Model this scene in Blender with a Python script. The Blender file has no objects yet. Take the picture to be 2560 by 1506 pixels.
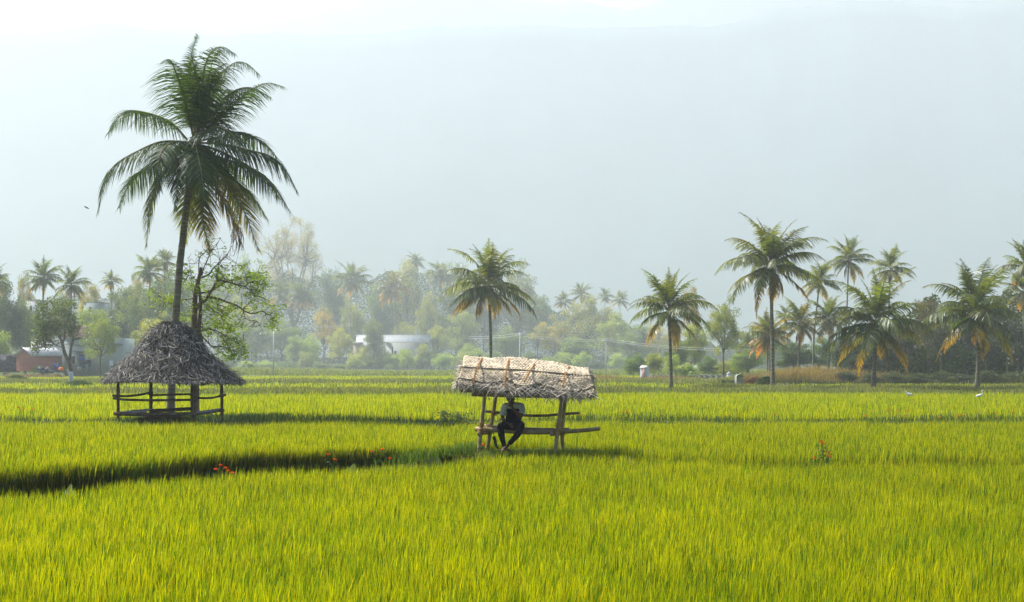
RD=1.0
EXPOSURE=1.2
import bpy, math, random
import numpy as np
from mathutils import Vector, Matrix, noise
rnd = random.Random(7)
R = np.random.default_rng(11)
PI = math.pi
C = bpy.context.scene.collection
sc = bpy.context.scene
F = 3555.0          # focal length in photo pixels
EYE = 1.85
HOR = 915.0

def P(px, D):                       # x of photo column px at distance D
    return (px - 1280.0) / F * D
def Z(py, D):                       # height of photo row py at distance D
    return EYE - (py - HOR) / F * D
def D_of(py, z=0.0):                # distance at which a point of height z shows on row py
    return F * (EYE - z) / (py - HOR)

# ------------------------------------------------------------------ materials
def new_mat(name):
    m = bpy.data.materials.new(name); m.use_nodes = True
    nt = m.node_tree; nt.nodes.clear()
    out = nt.nodes.new('ShaderNodeOutputMaterial')
    return m, nt, out
def N(nt, typ, **kw):
    n = nt.nodes.new(typ)
    for k, v in kw.items(): setattr(n, k, v)
    return n
def L(nt, a, b): nt.links.new(a, b)

def leaf_mat(name, trans=0.45, tr_gain=(1.5, 1.5, 0.8), gloss=0.06, rough=0.45, objcol=False, hue_noise=0.0, refl=1.0):
    m, nt, out = new_mat(name)
    at = N(nt, 'ShaderNodeAttribute', attribute_name='Col')
    col = at.outputs['Color']
    if objcol:
        oi = N(nt, 'ShaderNodeObjectInfo')
        mx = N(nt, 'ShaderNodeMix', data_type='RGBA', blend_type='MULTIPLY'); mx.inputs[0].default_value = 1
        L(nt, col, mx.inputs[6]); L(nt, oi.outputs['Color'], mx.inputs[7]); col = mx.outputs[2]
    rf = N(nt, 'ShaderNodeMix', data_type='RGBA', blend_type='MULTIPLY'); rf.inputs[0].default_value = 1
    L(nt, col, rf.inputs[6]); rf.inputs[7].default_value = (refl, refl, refl, 1)
    d = N(nt, 'ShaderNodeBsdfDiffuse'); L(nt, rf.outputs[2], d.inputs[0])
    g = N(nt, 'ShaderNodeMix', data_type='RGBA', blend_type='MULTIPLY'); g.inputs[0].default_value = 1
    L(nt, col, g.inputs[6]); g.inputs[7].default_value = (*tr_gain, 1)
    t = N(nt, 'ShaderNodeBsdfTranslucent'); L(nt, g.outputs[2], t.inputs[0])
    mx = N(nt, 'ShaderNodeMixShader'); mx.inputs[0].default_value = trans
    L(nt, d.outputs[0], mx.inputs[1]); L(nt, t.outputs[0], mx.inputs[2])
    last = mx.outputs[0]
    if gloss > 0:
        gl = N(nt, 'ShaderNodeBsdfGlossy'); gl.inputs['Roughness'].default_value = rough
        gl.inputs[0].default_value = (0.9, 0.95, 1, 1)
        m2 = N(nt, 'ShaderNodeMixShader'); m2.inputs[0].default_value = gloss
        L(nt, last, m2.inputs[1]); L(nt, gl.outputs[0], m2.inputs[2]); last = m2.outputs[0]
    L(nt, last, out.inputs[0])
    return m

def surf(name, c1, c2=None, scale=6.0, rough=0.85, bump=0.0, stretch=(1, 1, 1), c3=None, detail=6, attr=False, spec=0.2, metal=0.0, lo=0.35, hi=0.65, bscale=None):
    m, nt, out = new_mat(name)
    b = N(nt, 'ShaderNodeBsdfPrincipled'); b.inputs['Roughness'].default_value = rough
    b.inputs['Specular IOR Level'].default_value = spec; b.inputs['Metallic'].default_value = metal
    tc = N(nt, 'ShaderNodeTexCoord'); mp = N(nt, 'ShaderNodeMapping'); mp.inputs['Scale'].default_value = stretch
    L(nt, tc.outputs['Object'], mp.inputs[0])
    nz = N(nt, 'ShaderNodeTexNoise'); nz.inputs['Scale'].default_value = scale; nz.inputs['Detail'].default_value = detail
    nz.inputs['Roughness'].default_value = 0.65
    L(nt, mp.outputs[0], nz.inputs['Vector'])
    cr = N(nt, 'ShaderNodeValToRGB'); e = cr.color_ramp.elements
    e[0].position = lo; e[1].position = hi
    e[0].color = (*c1, 1); e[1].color = (*(c2 or c1), 1)
    if c3 is not None:
        x = e.new((lo + hi) / 2); x.color = (*c3, 1)
    L(nt, nz.outputs['Fac'], cr.inputs[0])
    col = cr.outputs[0]
    if attr:
        at = N(nt, 'ShaderNodeAttribute', attribute_name='Col')
        mx = N(nt, 'ShaderNodeMix', data_type='RGBA', blend_type='MULTIPLY'); mx.inputs[0].default_value = 1
        L(nt, col, mx.inputs[6]); L(nt, at.outputs['Color'], mx.inputs[7]); col = mx.outputs[2]
    L(nt, col, b.inputs['Base Color'])
    if bump > 0:
        bp = N(nt, 'ShaderNodeBump'); bp.inputs['Strength'].default_value = bump; bp.inputs['Distance'].default_value = 0.03
        if bscale:
            n2 = N(nt, 'ShaderNodeTexNoise'); n2.inputs['Scale'].default_value = bscale; n2.inputs['Detail'].default_value = 5
            L(nt, mp.outputs[0], n2.inputs['Vector']); L(nt, n2.outputs['Fac'], bp.inputs['Height'])
        else:
            L(nt, nz.outputs['Fac'], bp.inputs['Height'])
        L(nt, bp.outputs[0], b.inputs['Normal'])
    L(nt, b.outputs[0], out.inputs[0])
    return m

# ------------------------------------------------------------------ mesh building
class MB:
    """collects vertices, faces (tris or quads) and per-vertex colours for ONE mesh object"""
    def __init__(s): s.v = []; s.f = []; s.c = []; s.n = 0
    def add(s, V, Fc, col=(1, 1, 1)):
        V = np.asarray(V, dtype=np.float32).reshape(-1, 3); Fc = np.asarray(Fc, dtype=np.int32)
        col = np.asarray(col, dtype=np.float32)
        if col.ndim == 1: col = np.tile(col[:3], (len(V), 1))
        s.v.append(V); s.f.append(Fc + s.n); s.c.append(col); s.n += len(V)
        return s
    def mesh(s, name, mat, smooth=False):
        me = bpy.data.meshes.new(name)
        V = np.concatenate(s.v); Cc = np.concatenate(s.c)
        li = np.concatenate([f.ravel() for f in s.f])
        cnt = np.concatenate([np.full(len(f), f.shape[1], dtype=np.int32) for f in s.f])
        st = np.concatenate([[0], np.cumsum(cnt)[:-1]]).astype(np.int32)
        me.vertices.add(len(V)); me.vertices.foreach_set('co', V.ravel())
        me.loops.add(len(li)); me.loops.foreach_set('vertex_index', li)
        me.polygons.add(len(cnt)); me.polygons.foreach_set('loop_start', st); me.polygons.foreach_set('loop_total', cnt)
        if smooth: me.polygons.foreach_set('use_smooth', np.ones(len(cnt), dtype=bool))
        me.update(calc_edges=True)
        a = me.color_attributes.new('Col', 'FLOAT_COLOR', 'POINT')
        a.data.foreach_set('color', np.concatenate([Cc, np.ones((len(Cc), 1), np.float32)], 1).ravel())
        for m in (mat if isinstance(mat, (list, tuple)) else [mat]):
            me.materials.append(m)
        return me
    def build(s, name, mat, parent=None, smooth=False, loc=None):
        o = bpy.data.objects.new(name, s.mesh(name, mat, smooth)); C.objects.link(o)
        if parent is not None: o.parent = parent
        if loc is not None: o.location = loc
        return o

def empty(name, loc=(0, 0, 0), rz=0.0):
    o = bpy.data.objects.new(name, None); C.objects.link(o); o.location = loc; o.rotation_euler = (0, 0, rz)
    o.empty_display_size = 0.2
    return o
def tag(o, label=None, cat=None, group=None, kind=None):
    if label: o['label'] = label
    if cat: o['category'] = cat
    if group: o['group'] = group
    if kind: o['kind'] = kind
    return o

def tube(mb, pts, rad, n=8, col=(1, 1, 1), caps=True, jitter=0.0):
    pts = [np.array(p, float) for p in pts]; m = len(pts)
    if not hasattr(rad, '__len__'): rad = [rad] * m
    V = []; prev = None
    for i in range(m):
        t = pts[min(i + 1, m - 1)] - pts[max(i - 1, 0)]; t /= (np.linalg.norm(t) + 1e-9)
        if prev is None:
            u = np.cross(t, [0, 0, 1.0] if abs(t[2]) < 0.9 else [1.0, 0, 0])
        else:
            u = prev - t * np.dot(prev, t)
        u /= (np.linalg.norm(u) + 1e-9); w = np.cross(t, u); prev = u
        for k in range(n):
            a = 2 * PI * k / n
            r = rad[i] * (1 + (rnd.uniform(-jitter, jitter) if jitter else 0))
            V.append(pts[i] + (u * math.cos(a) + w * math.sin(a)) * r)
    Fq = []
    for i in range(m - 1):
        for k in range(n):
            a = i * n + k; b = i * n + (k + 1) % n
            Fq.append((a, b, b + n, a + n))
    mb.add(V, Fq, col)
    if caps:
        base = mb.n - len(V)
        c0 = mb.n
        mb.add([pts[0], pts[-1]], np.zeros((0, 3), int), col if np.asarray(col).ndim == 1 else (1, 1, 1))
        T = [(c0 - mb.n, 0, 0)] if False else []
        tri = []
        for k in range(n):
            tri.append((c0, base + (k + 1) % n, base + k)); tri.append((c0 + 1, base + (m - 1) * n + k, base + (m - 1) * n + (k + 1) % n))
        mb.f.append(np.array(tri, dtype=np.int32))
    return mb

def smooth_pts(pts, k=4):
    """Catmull-Rom through pts"""
    p = [np.array(q, float) for q in pts]
    if len(p) < 3: 
        return [p[0] + (p[-1] - p[0]) * t for t in np.linspace(0, 1, k + 1)]
    out = []
    for i in range(len(p) - 1):
        a = p[i - 1] if i > 0 else 2 * p[0] - p[1]; b = p[i]; c = p[i + 1]; d = p[i + 2] if i + 2 < len(p) else 2 * p[-1] - p[-2]
        for j in range(k):
            t = j / k
            out.append(0.5 * ((2 * b) + (-a + c) * t + (2 * a - 5 * b + 4 * c - d) * t * t + (-a + 3 * b - 3 * c + d) * t ** 3))
    out.append(p[-1]); return out

def box(mb, x0, x1, y0, y1, z0, z1, col=(1, 1, 1), M=None):
    V = np.array([(x0, y0, z0), (x1, y0, z0), (x1, y1, z0), (x0, y1, z0), (x0, y0, z1), (x1, y0, z1), (x1, y1, z1), (x0, y1, z1)], float)
    if M is not None: V = np.array([tuple(M @ Vector(v)) for v in V])
    mb.add(V, [(0, 3, 2, 1), (4, 5, 6, 7), (0, 1, 5, 4), (1, 2, 6, 5), (2, 3, 7, 6), (3, 0, 4, 7)], col)
    return mb

def sphere(mb, c, r, nu=10, nv=7, col=(1, 1, 1), sq=(1, 1, 1)):
    V = []
    for j in range(nv + 1):
        th = PI * j / nv
        for i in range(nu):
            a = 2 * PI * i / nu
            V.append((c[0] + r * sq[0] * math.sin(th) * math.cos(a), c[1] + r * sq[1] * math.sin(th) * math.sin(a), c[2] + r * sq[2] * math.cos(th)))
    Fq = [(j * nu + i, (j + 1) * nu + i, (j + 1) * nu + (i + 1) % nu, j * nu + (i + 1) % nu) for j in range(nv) for i in range(nu)]
    mb.add(V, Fq, col); return mb

def leaves(mb, cen, ln, wd, col, rg, up=0.3, flat=0.5):
    """rhombic leaves at centres cen (n,3)"""
    n = len(cen)
    d = rg.normal(size=(n, 3)); d[:, 2] = d[:, 2] * flat - up * 0.3; d /= np.linalg.norm(d, axis=1)[:, None]
    a = rg.normal(size=(n, 3)); a[:, 2] += up * 2
    s = np.cross(d, a); s /= (np.linalg.norm(s, axis=1)[:, None] + 1e-9)
    ln = np.broadcast_to(ln, (n,))[:, None] * rg.uniform(0.7, 1.3, (n, 1)); wd = np.broadcast_to(wd, (n,))[:, None] * rg.uniform(0.7, 1.2, (n, 1))
    V = np.stack([cen - d * ln * .5, cen + s * wd * .5 - d * ln * .05, cen + d * ln * .5, cen - s * wd * .5 - d * ln * .05], 1).reshape(-1, 3)
    Fq = np.arange(4 * n).reshape(n, 4)
    mb.add(V, Fq, np.repeat(col, 4, axis=0) if np.asarray(col).ndim == 2 else col)
    return mb

# ------------------------------------------------------------------ camera, sky, sun, haze
cam = bpy.data.cameras.new('camera'); co = bpy.data.objects.new('camera', cam); C.objects.link(co)
co.location = (0, 0, EYE); co.rotation_euler = (PI / 2, 0, 0)
cam.sensor_width = 36.0; cam.lens = F / 2560 * 36.0; cam.shift_y = (HOR - 753) / 2560.0
cam.clip_start = 0.3; cam.clip_end = 9000
sc.camera = co

SUN_AZ = -62.0      # degrees from straight ahead, negative = left
SUN_EL = 54.0
w = bpy.data.worlds.new('World'); sc.world = w; w.use_nodes = True
nt = w.node_tree; nt.nodes.clear()
sky = N(nt, 'ShaderNodeTexSky', sky_type='NISHITA'); sky.sun_disc = False
sky.sun_elevation = math.radians(SUN_EL); sky.sun_rotation = math.radians(SUN_AZ)
sky.air_density = 1.0; sky.dust_density = 2.0; sky.ozone_density = 1.0
bg = N(nt, 'ShaderNodeBackground'); bg.inputs[1].default_value = 0.06
wo = N(nt, 'ShaderNodeOutputWorld'); L(nt, sky.outputs[0], bg.inputs[0]); L(nt, bg.outputs[0], wo.inputs[0])
sl = bpy.data.lights.new('sun', 'SUN'); sl.energy = 5.0; sl.angle = math.radians(0.5); sl.color = (1.0, 0.95, 0.86)
so = bpy.data.objects.new('sun', sl); C.objects.link(so); so.location = (-40, 60, 60)
sd = Vector((math.sin(math.radians(SUN_AZ)) * math.cos(math.radians(SUN_EL)), math.cos(math.radians(SUN_AZ)) * math.cos(math.radians(SUN_EL)), math.sin(math.radians(SUN_EL))))
so.rotation_euler = (-sd).to_track_quat('-Z', 'Y').to_euler()
sc.view_settings.view_transform = 'Standard'; sc.view_settings.look = 'None'
sc.view_settings.exposure = EXPOSURE if 'EXPOSURE' in globals() else 0.75
sc.view_settings.gamma = 1.0; sc.view_settings.use_curve_mapping = False
cy = sc.cycles
cy.use_denoising = True
cy.max_bounces = 10; cy.diffuse_bounces = 3; cy.glossy_bounces = 2; cy.transmission_bounces = 3; cy.volume_bounces = 5; cy.transparent_max_bounces = 4
cy.caustics_reflective = False; cy.caustics_refractive = False

hz = MB(); box(hz, -2600, 2600, -60, 3250, -3, 830)
m, nt, out = new_mat('haze')
pv = N(nt, 'ShaderNodeVolumePrincipled')
pv.inputs['Color'].default_value = (0.832, 0.910, 0.988, 1); pv.inputs['Density'].default_value = 0.00054; pv.inputs['Anisotropy'].default_value = 0.30
L(nt, pv.outputs[0], out.inputs['Volume'])
m.cycles.homogeneous_volume = True
tag(hz.build('haze', m), 'pale sunlit morning haze lying over the fields and hills', 'haze', kind='stuff')
# ------------------------------------------------------------------ the land: field edges
NBpx = [(-700, 1262), (0, 1226), (241, 1216), (421, 1192), (640, 1180), (863, 1166), (1016, 1158), (1150, 1144), (1300, 1140), (1460, 1141), (1600, 1150), (2000, 1154), (2560, 1160), (3200, 1164)]
NBX = np.array([P(x, D_of(y, -0.05)) for x, y in NBpx]); NBY = np.array([D_of(y, -0.05) for x, y in NBpx])
def near_edge(x): return np.interp(x, NBX, NBY)
def gap_w(x): return np.interp(x, [-12, -3, -1.5, -0.9, 1.4, 2.2, 20], [1.25, 0.85, 0.6, 1.0, 0.95, 0.22, 0.28])
def bund_c(x):       # front and back of the bund the thatched shelter stands on
    f = np.interp(x, [-30, -14, -13, -8.2, -7.4, -3.2, -2.8, -1.8, -1.4, 0, 30], [46.6, 46.6, 45.3, 45.3, 46.4, 46.2, 44.6, 44.6, 46.4, 46.6, 46.8])
    b = np.interp(x, [-30, -14, -13, -8.2, -7.4, 0, 30], [47.4, 47.6, 51.2, 51.2, 47.9, 47.9, 47.7])
    return f, b
def nz2(x, y, s, k=0): return noise.noise(Vector((x * s, y * s, k * 7.3)))
def canopy_z(x, y):
    """height of the tips of the rice, -9 where none grows"""
    x = np.asarray(x, float); y = np.asarray(y, float)
    z = np.full(x.shape, -9.0)
    ne = near_edge(x); g = gap_w(x); f, b = bund_c(x)
    jit = .07 * np.sin(x * 4.7) + .06 * np.sin(x * 9.1 + 1) + .05 * np.sin(x * 17.3); ne = ne + jit; g = g - jit + .09 * np.sin(x * 6.1 + 2) * (x < -1.5)
    wob = 0.05 * np.sin(x * 0.9) + 0.04 * np.sin(x * 2.3 + y * .7)
    z = np.where(y < ne, -0.05 + wob * 0.5 + .06 * np.exp(-((x - .4) / 1.8) ** 2) * (y > 27), z)
    t = np.clip((y - ne) / (f - ne), 0, 1)
    zl = np.interp(x, [-3, 3], [0.27, 0.10])
    z = np.where((y > ne + g) & (y < f), zl * (1 - t) + 0.04 * t + wob * 0.5, z)
    e3 = 88 + 2.0 * np.sin(x * 0.11)
    z = np.where((y > b) & (y < e3), 0.21 + wob * 0.4, z)
    return z
def far_rice(x, y):
    x = np.asarray(x, float); y = np.asarray(y, float); o = np.full(x.shape, -9.0)
    s = np.sin(x * 0.05) * 3 + np.sin(x * 0.17 + 2) * 1.5
    right = x > 14
    a0 = np.where(right, 113, 104) + s; a1 = np.where(right, 136, 146) + s
    o = np.where((y > a0) & (y < a1), 0.2, o)
    o = np.where((y > 172 + s) & (y < 248 + s * 2) & (x < 34) , 0.22, o)
    o = np.where((y > 92 + s * .6) & (y < 99 + s * .6) & (np.sin(x * 0.21 + 1) > -0.1), 0.12, o)
    return o
def ground_z(x, y):
    c = canopy_z(x, y); fr = far_rice(x, y)
    z = np.where(c > -5, c - 0.6, np.where(fr > -5, fr - 0.5, 0.0))
    ne = near_edge(x); g = gap_w(x)
    # the path between the near fields: low and wet at the left, dry where the bamboo shelter stands
    inb = (y >= ne) & (y <= ne + g)
    z = np.where(inb, np.interp(x, [-20, -4, -1.5, 2.4, 4], [-0.42, -0.35, 0.0, 0.0, -0.28]), z)
    z = np.where(y > 250, 0.0, z)
    z = z + np.clip((-x - 40) / 15, 0, 1) * np.clip((y - 225) / 15, 0, 1) * 0.6
    z = z + np.clip((x - 22) / 10, 0, 1) * np.clip((y - 138) / 6, 0, 1) * 0.35
    return z

xs = np.unique(np.concatenate([np.linspace(-2500, -140, 14), np.linspace(-140, -24, 60), np.arange(-24, 26, 0.3), np.linspace(26, 140, 60), np.linspace(140, 2500, 14)]))
ys = np.unique(np.concatenate([np.linspace(-50, 6, 8), np.arange(6, 56, 0.28), np.arange(56, 110, 1.0), np.arange(110, 300, 4), np.linspace(300, 3150, 28)]))
X, Y = np.meshgrid(xs, ys); G = ground_z(X, Y)
G = G + 0.02 * np.sin(X * 3.1) * np.sin(Y * 2.7)
nx, ny = len(xs), len(ys)
idx = np.arange(nx * ny).reshape(ny, nx)
q = np.stack([idx[:-1, :-1], idx[:-1, 1:], idx[1:, 1:], idx[1:, :-1]], -1).reshape(-1, 4)
gm = MB(); gm.add(np.stack([X, Y, G], -1).reshape(-1, 3), q)
M_ground = surf('earth_and_weeds', (0.055, 0.045, 0.022), (0.10, 0.12, 0.02), scale=0.9, c3=(0.05, 0.075, 0.014), rough=0.95, bump=0.4, detail=10)
g_ob = gm.build('ground', M_ground, smooth=True)
tag(g_ob, 'damp brown earth and low weeds under and between the paddy fields', kind='structure')

# ------------------------------------------------------------------ hills
def ridge(name, D, prof, label, rough, seed, base=-2):
    px = np.linspace(-1500, 4000, 700)
    hy = np.interp(px, [p[0] for p in prof], [p[1] for p in prof])
    zz = np.array([Z(y, D) for y in hy])
    xx = (px - 1280) / F * D
    hgt = np.array([zz[i] + rough * (0.9 * noise.noise(Vector((xx[i] * 0.011, seed, 0))) + 0.5 * noise.noise(Vector((xx[i] * 0.035, seed, 3))) + 0.22 * noise.noise(Vector((xx[i] * 0.14, seed, 5)))) for i in range(len(xx))])
    mb = MB(); rows = 26; V = []
    for r in range(rows + 1):
        t = r / rows
        for i in range(len(xx)):
            f = t ** 1.25
            lump = 18 * noise.noise(Vector((xx[i] * 0.006, t * 3, seed + 1))) * math.sin(PI * t)
            V.append((xx[i] * (0.80 + 0.20 * t), D - (1 - t) * D * 0.20 + lump, base + (hgt[i] - base) * f))
    for r in range(1, 4):   # far side
        for i in range(len(xx)):
            V.append((xx[i] * (1 + .05 * r), D + 60 * r, base + (hgt[i] - base) * (1 - r / 3)))
    n = len(xx); ID = np.arange(n * (rows + 4)).reshape(-1, n)
    mb.add(V, np.stack([ID[:-1, :-1], ID[:-1, 1:], ID[1:, 1:], ID[1:, :-1]], -1).reshape(-1, 4))
    o = mb.build(name, M_hill, smooth=True); tag(o, label, kind='structure'); return o
M_hill = surf('forested_hill', (0.02, 0.05, 0.045), (0.05, 0.09, 0.075), scale=0.012, detail=12, rough=1.0)
ridge('hill', 2850, [(-1500, 140), (-300, 70), (0, 48), (200, 22), (390, 20), (520, 58), (620, 50), (720, 52), (780, 30), (820, 12), (870, 14), (900, 2), (1000, -22), (1150, -22), (1260, -4), (1320, 10), (1370, 12), (1440, 0), (1500, 12), (1565, 32), (1610, 20), (1660, -2), (1800, -35), (2560, -60), (4000, 60)],
      'hazy forested mountain ridge filling the sky behind the fields', 9, 1.0)
ridge('hill', 2350, [(-1500, 150), (0, 88), (280, 62), (520, 92), (700, 84), (870, 88), (1100, 68), (1250, 66), (1500, 70), (1680, 62), (1750, 68), (1870, 55), (1930, 28), (1980, 18), (2050, 14), (2130, 2), (2230, 2), (2400, 22), (2450, 2), (2560, -12), (3000, -60), (4000, -20)],
      'nearer and bluer hazy mountain ridge rising to the right', 7, 5.0)

# ------------------------------------------------------------------ rice
M_rice = leaf_mat('rice_blade', trans=0.6, tr_gain=(1.25, 1.2, 0.4), gloss=0.012, rough=0.5)
def rice_patch(n, ymin, ymax, zfun, wid, lmin, lmax, segs, seed, cols, lean=0.13, spread=1.25, band=False):
    rg = np.random.default_rng(seed)
    y = np.sqrt(rg.uniform(ymin ** 2, ymax ** 2, n)); x = rg.uniform(-1, 1, n) * (.33 * spread * y + 3.0)
    # blades stand in loose tufts
    x += rg.normal(0, .03, n); y += rg.normal(0, .03, n)
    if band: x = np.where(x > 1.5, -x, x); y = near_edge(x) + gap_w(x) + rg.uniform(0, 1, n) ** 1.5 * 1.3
    z = zfun(x, y); k = z > -5
    x, y, z = x[k], y[k], z[k]; n = len(x)
    low = 0.5 + 0.5 * np.sin(x * 1.7 + 2 * np.sin(y * .6)) * np.sin(y * 1.1 + np.sin(x * .8))
    tuft = np.sin(x * 17 + 3 * np.sin(y * 5.1)) * np.sin(y * 15 + 3 * np.sin(x * 6.3))
    tip = z + rg.normal(0.0, 0.055, n) + (low - .5) * 0.06 - 0.02 + tuft * .045
    ln = rg.uniform(lmin, lmax, n)
    a = rg.uniform(0, 2 * PI, n); le = np.abs(rg.normal(0, lean, n)) * ln
    dx = np.cos(a) * le + 0.05 * ln; dy = np.sin(a) * le
    o = rg.uniform(0, PI, n); w_ = wid * rg.uniform(.6, 1.3, n)
    wx = np.cos(o) * w_ / 2; wy = np.sin(o) * w_ / 2
    c = cols[0] + (cols[1] - cols[0]) * np.clip(rg.normal(0.45, .3, n) + (low - .5) * .35, 0, 1)[:, None]
    yel = rg.uniform(size=n) < 0.03; c[yel] = (0.55, 0.42, 0.010)
    drk = rg.uniform(size=n) < 0.22; c[drk] = (0.07, 0.17, 0.004)
    c *= rg.uniform(.75, 1.2, (n, 1))
    mb = MB()
    T = [0, .45, .8, 1.0] if segs == 3 else ([0, .6, 1.0] if segs == 2 else [0, 1.0])
    W = {0: .75, .45: 1.0, .6: .95, .8: .7, 1.0: .12}
    V = []
    for t in T:
        cx = x + dx * t ** 2; cyy = y + dy * t ** 2; cz = tip - ln * (1 - t) - (0.10 * le * t ** 3)
        w0 = W[t]
        V.append(np.stack([cx - wx * w0, cyy - wy * w0, cz], -1)); V.append(np.stack([cx + wx * w0, cyy + wy * w0, cz], -1))
    V = np.stack(V, 1); m = V.shape[1]
    b = np.arange(n)[:, None] * m
    Fq = np.concatenate([b + np.array([2 * i, 2 * i + 1, 2 * i + 3, 2 * i + 2]) for i in range(len(T) - 1)], 0)
    gr = np.array([np.interp(t, [0, .6, 1], [.11, .56, 1.25]) for t in T for _ in (0, 1)])  # darker stem bases, deepened to paint in the shade low among the blades
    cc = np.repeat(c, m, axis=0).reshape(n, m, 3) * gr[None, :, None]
    return V.reshape(-1, 3), Fq, cc.reshape(-1, 3)
G1 = np.array((0.20, 0.30, 0.002)); G2 = np.array((0.60, 0.565, 0.001))
def rice_object(parts, label):
    mb = MB()
    for p in parts: mb.add(*p)
    o = mb.build('rice', M_rice); tag(o, label, 'rice', kind='stuff'); return o
near = lambda x, y: np.where(y < near_edge(x), canopy_z(x, y), -9)
f0 = bund_c(0)
def mid(x, y):
    c = canopy_z(x, y); return np.where((y > near_edge(x) + gap_w(x)) & (y < bund_c(x)[0]), c, -9)
def third(x, y):
    c = canopy_z(x, y); return np.where(y > bund_c(x)[1], c, -9)
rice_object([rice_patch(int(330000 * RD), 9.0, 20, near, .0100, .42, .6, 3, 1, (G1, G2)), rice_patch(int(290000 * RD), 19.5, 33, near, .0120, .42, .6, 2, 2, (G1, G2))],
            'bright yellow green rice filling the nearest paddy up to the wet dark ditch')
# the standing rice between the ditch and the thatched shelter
rice_object([rice_patch(int(330000 * RD), 24.5, 48, mid, .0155, .45, .62, 2, 3, (G1, G2)), rice_patch(int(60000 * RD), 24, 33, mid, .016, .5, .66, 3, 8, (G1 * .8, G2 * .8), band=True)],  # ditch-edge band coloured darker, standing in for shade on its front face
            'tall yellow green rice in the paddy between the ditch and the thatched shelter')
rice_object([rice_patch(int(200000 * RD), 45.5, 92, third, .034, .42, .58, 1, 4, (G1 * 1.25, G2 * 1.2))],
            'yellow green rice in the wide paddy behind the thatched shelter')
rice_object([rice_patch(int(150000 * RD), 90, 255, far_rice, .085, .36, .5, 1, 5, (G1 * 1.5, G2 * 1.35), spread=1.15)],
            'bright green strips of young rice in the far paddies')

# ------------------------------------------------------------------ weeds on the bunds
M_weed = leaf_mat('weed_blade', trans=0.45, tr_gain=(1.2, 1.25, 0.6), gloss=0.03)
def weeds(n, xr, yr, seed, cols, h=(.1, .35), w_=.03, keep=None, label='', name='weeds', mat=None, fan=0.5):
    rg = np.random.default_rng(seed)
    y = np.sqrt(rg.uniform(yr[0] ** 2, yr[1] ** 2, n)); x = rg.uniform(xr[0], xr[1], n) * (y if xr[0] > -1 and xr[1] < 1 else 1)
    if keep is not None:
        k = keep(x, y); x, y = x[k], y[k]
    n = len(x); z = ground_z(x, y) - .02
    pat = 0.5 + .5 * np.sin(x * .55 + 1.3 * np.sin(y * .21)) * np.sin(y * .4 + 1.7)
    hh = rg.uniform(h[0], h[1], n) * (0.5 + pat)
    a = rg.uniform(0, 2 * PI, n); dx = np.cos(a) * hh * fan * rg.uniform(0.2, 1.3, n); dy = np.sin(a) * hh * fan
    o = rg.uniform(0, PI, n); wx = np.cos(o) * w_ / 2; wy = np.sin(o) * w_ / 2
    tt = np.clip(rg.normal(.5, .28, n) + (pat - .5) * .5, 0, 1)[:, None]
    c = cols[0] * (1 - tt) + cols[1] * tt
    c *= rg.uniform(.7, 1.25, (n, 1))
    V = np.stack([np.stack([x - wx, y - wy, z], -1), np.stack([x + wx, y + wy, z], -1),
                  np.stack([x + wx * .8 + dx * .5, y + wy * .8 + dy * .5, z + hh * .7], -1), np.stack([x - wx * .8 + dx * .5, y - wy * .8 + dy * .5, z + hh * .7], -1),
                  np.stack([x + dx, y + dy, z + hh], -1)], 1).reshape(-1, 3)
    b = np.arange(n)[:, None] * 5
    mb = MB(); mb.add(V, b + np.array([0, 1, 2, 3]), np.repeat(c, 5, axis=0)); mb.f.append((b + np.array([3, 2, 4])).astype(np.int32))
    o = mb.build(name, mat or M_weed); tag(o, label, 'weeds', kind='stuff'); return o
def on_far_bunds(x, y): return (canopy_z(x, y) < -5) & (far_rice(x, y) < -5)
weeds(int(150000 * RD), (-.42, .42), (86, 116), 21, (np.array((.08, .14, .03)), np.array((.32, .30, .08))), h=(.12, .42), w_=.06, keep=on_far_bunds, label='low green and straw coloured weeds on the broad bund beyond the wide paddy')
weeds(int(110000 * RD), (-.42, .42), (134, 180), 22, (np.array((.08, .14, .03)), np.array((.32, .30, .09))), h=(.15, .45), w_=.09, keep=lambda x, y: on_far_bunds(x, y), label='tufted dull green weeds on the second far bund')
weeds(int(150000 * RD), (-.42, .42), (245, 410), 23, (np.array((.09, .16, .02)), np.array((.34, .34, .08))), h=(.3, .8), w_=.16, keep=lambda x, y: on_far_bunds(x, y) & (x < 60), label='rough grass at the foot of the far tree line')
def in_c(x, y):
    f, b = bund_c(x); return (y > f - .1) & (y < b + .1)
weeds(int(26000 * RD), (-20, 19), (44.5, 51.5), 24, (np.array((.03, .07, .01)), np.array((.12, .17, .02))), h=(.08, .26), w_=.025, keep=lambda x, y: in_c(x, y) & ((x + 10.2) ** 2 + (y - 47.4) ** 2 > 2.0), label='dark green weeds on the bund under the thatched shelter')
def in_n(x, y): return (y > near_edge(x) - .05) & (y < near_edge(x) + gap_w(x) + .05)
weeds(int(15000 * RD), (-10, 12), (24, 33), 25, (np.array((.03, .07, .01)), np.array((.10, .16, .02))), h=(.06, .22), w_=.012, keep=lambda x, y: in_n(x, y) & ((x < -1.0) | (x > 2)), label='weeds along the narrow wet ditch between the nearer paddies')
weeds(int(16000 * RD), (-1.3, 2.4), (29.2, 31.3), 26, (np.array((.10, .17, .02)), np.array((.24, .28, .03))), h=(.02, .10), w_=.009, keep=in_n, label='short trodden grass under the bamboo shelter', name='grass')
weeds(int(9000 * RD), (-4.6, -.8), (28, 31.5), 27, (np.array((.06, .13, .01)), np.array((.20, .28, .02))), h=(.15, .42), w_=.014, keep=in_n, label='leafy green weeds in the ditch just left of the bamboo shelter')
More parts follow.
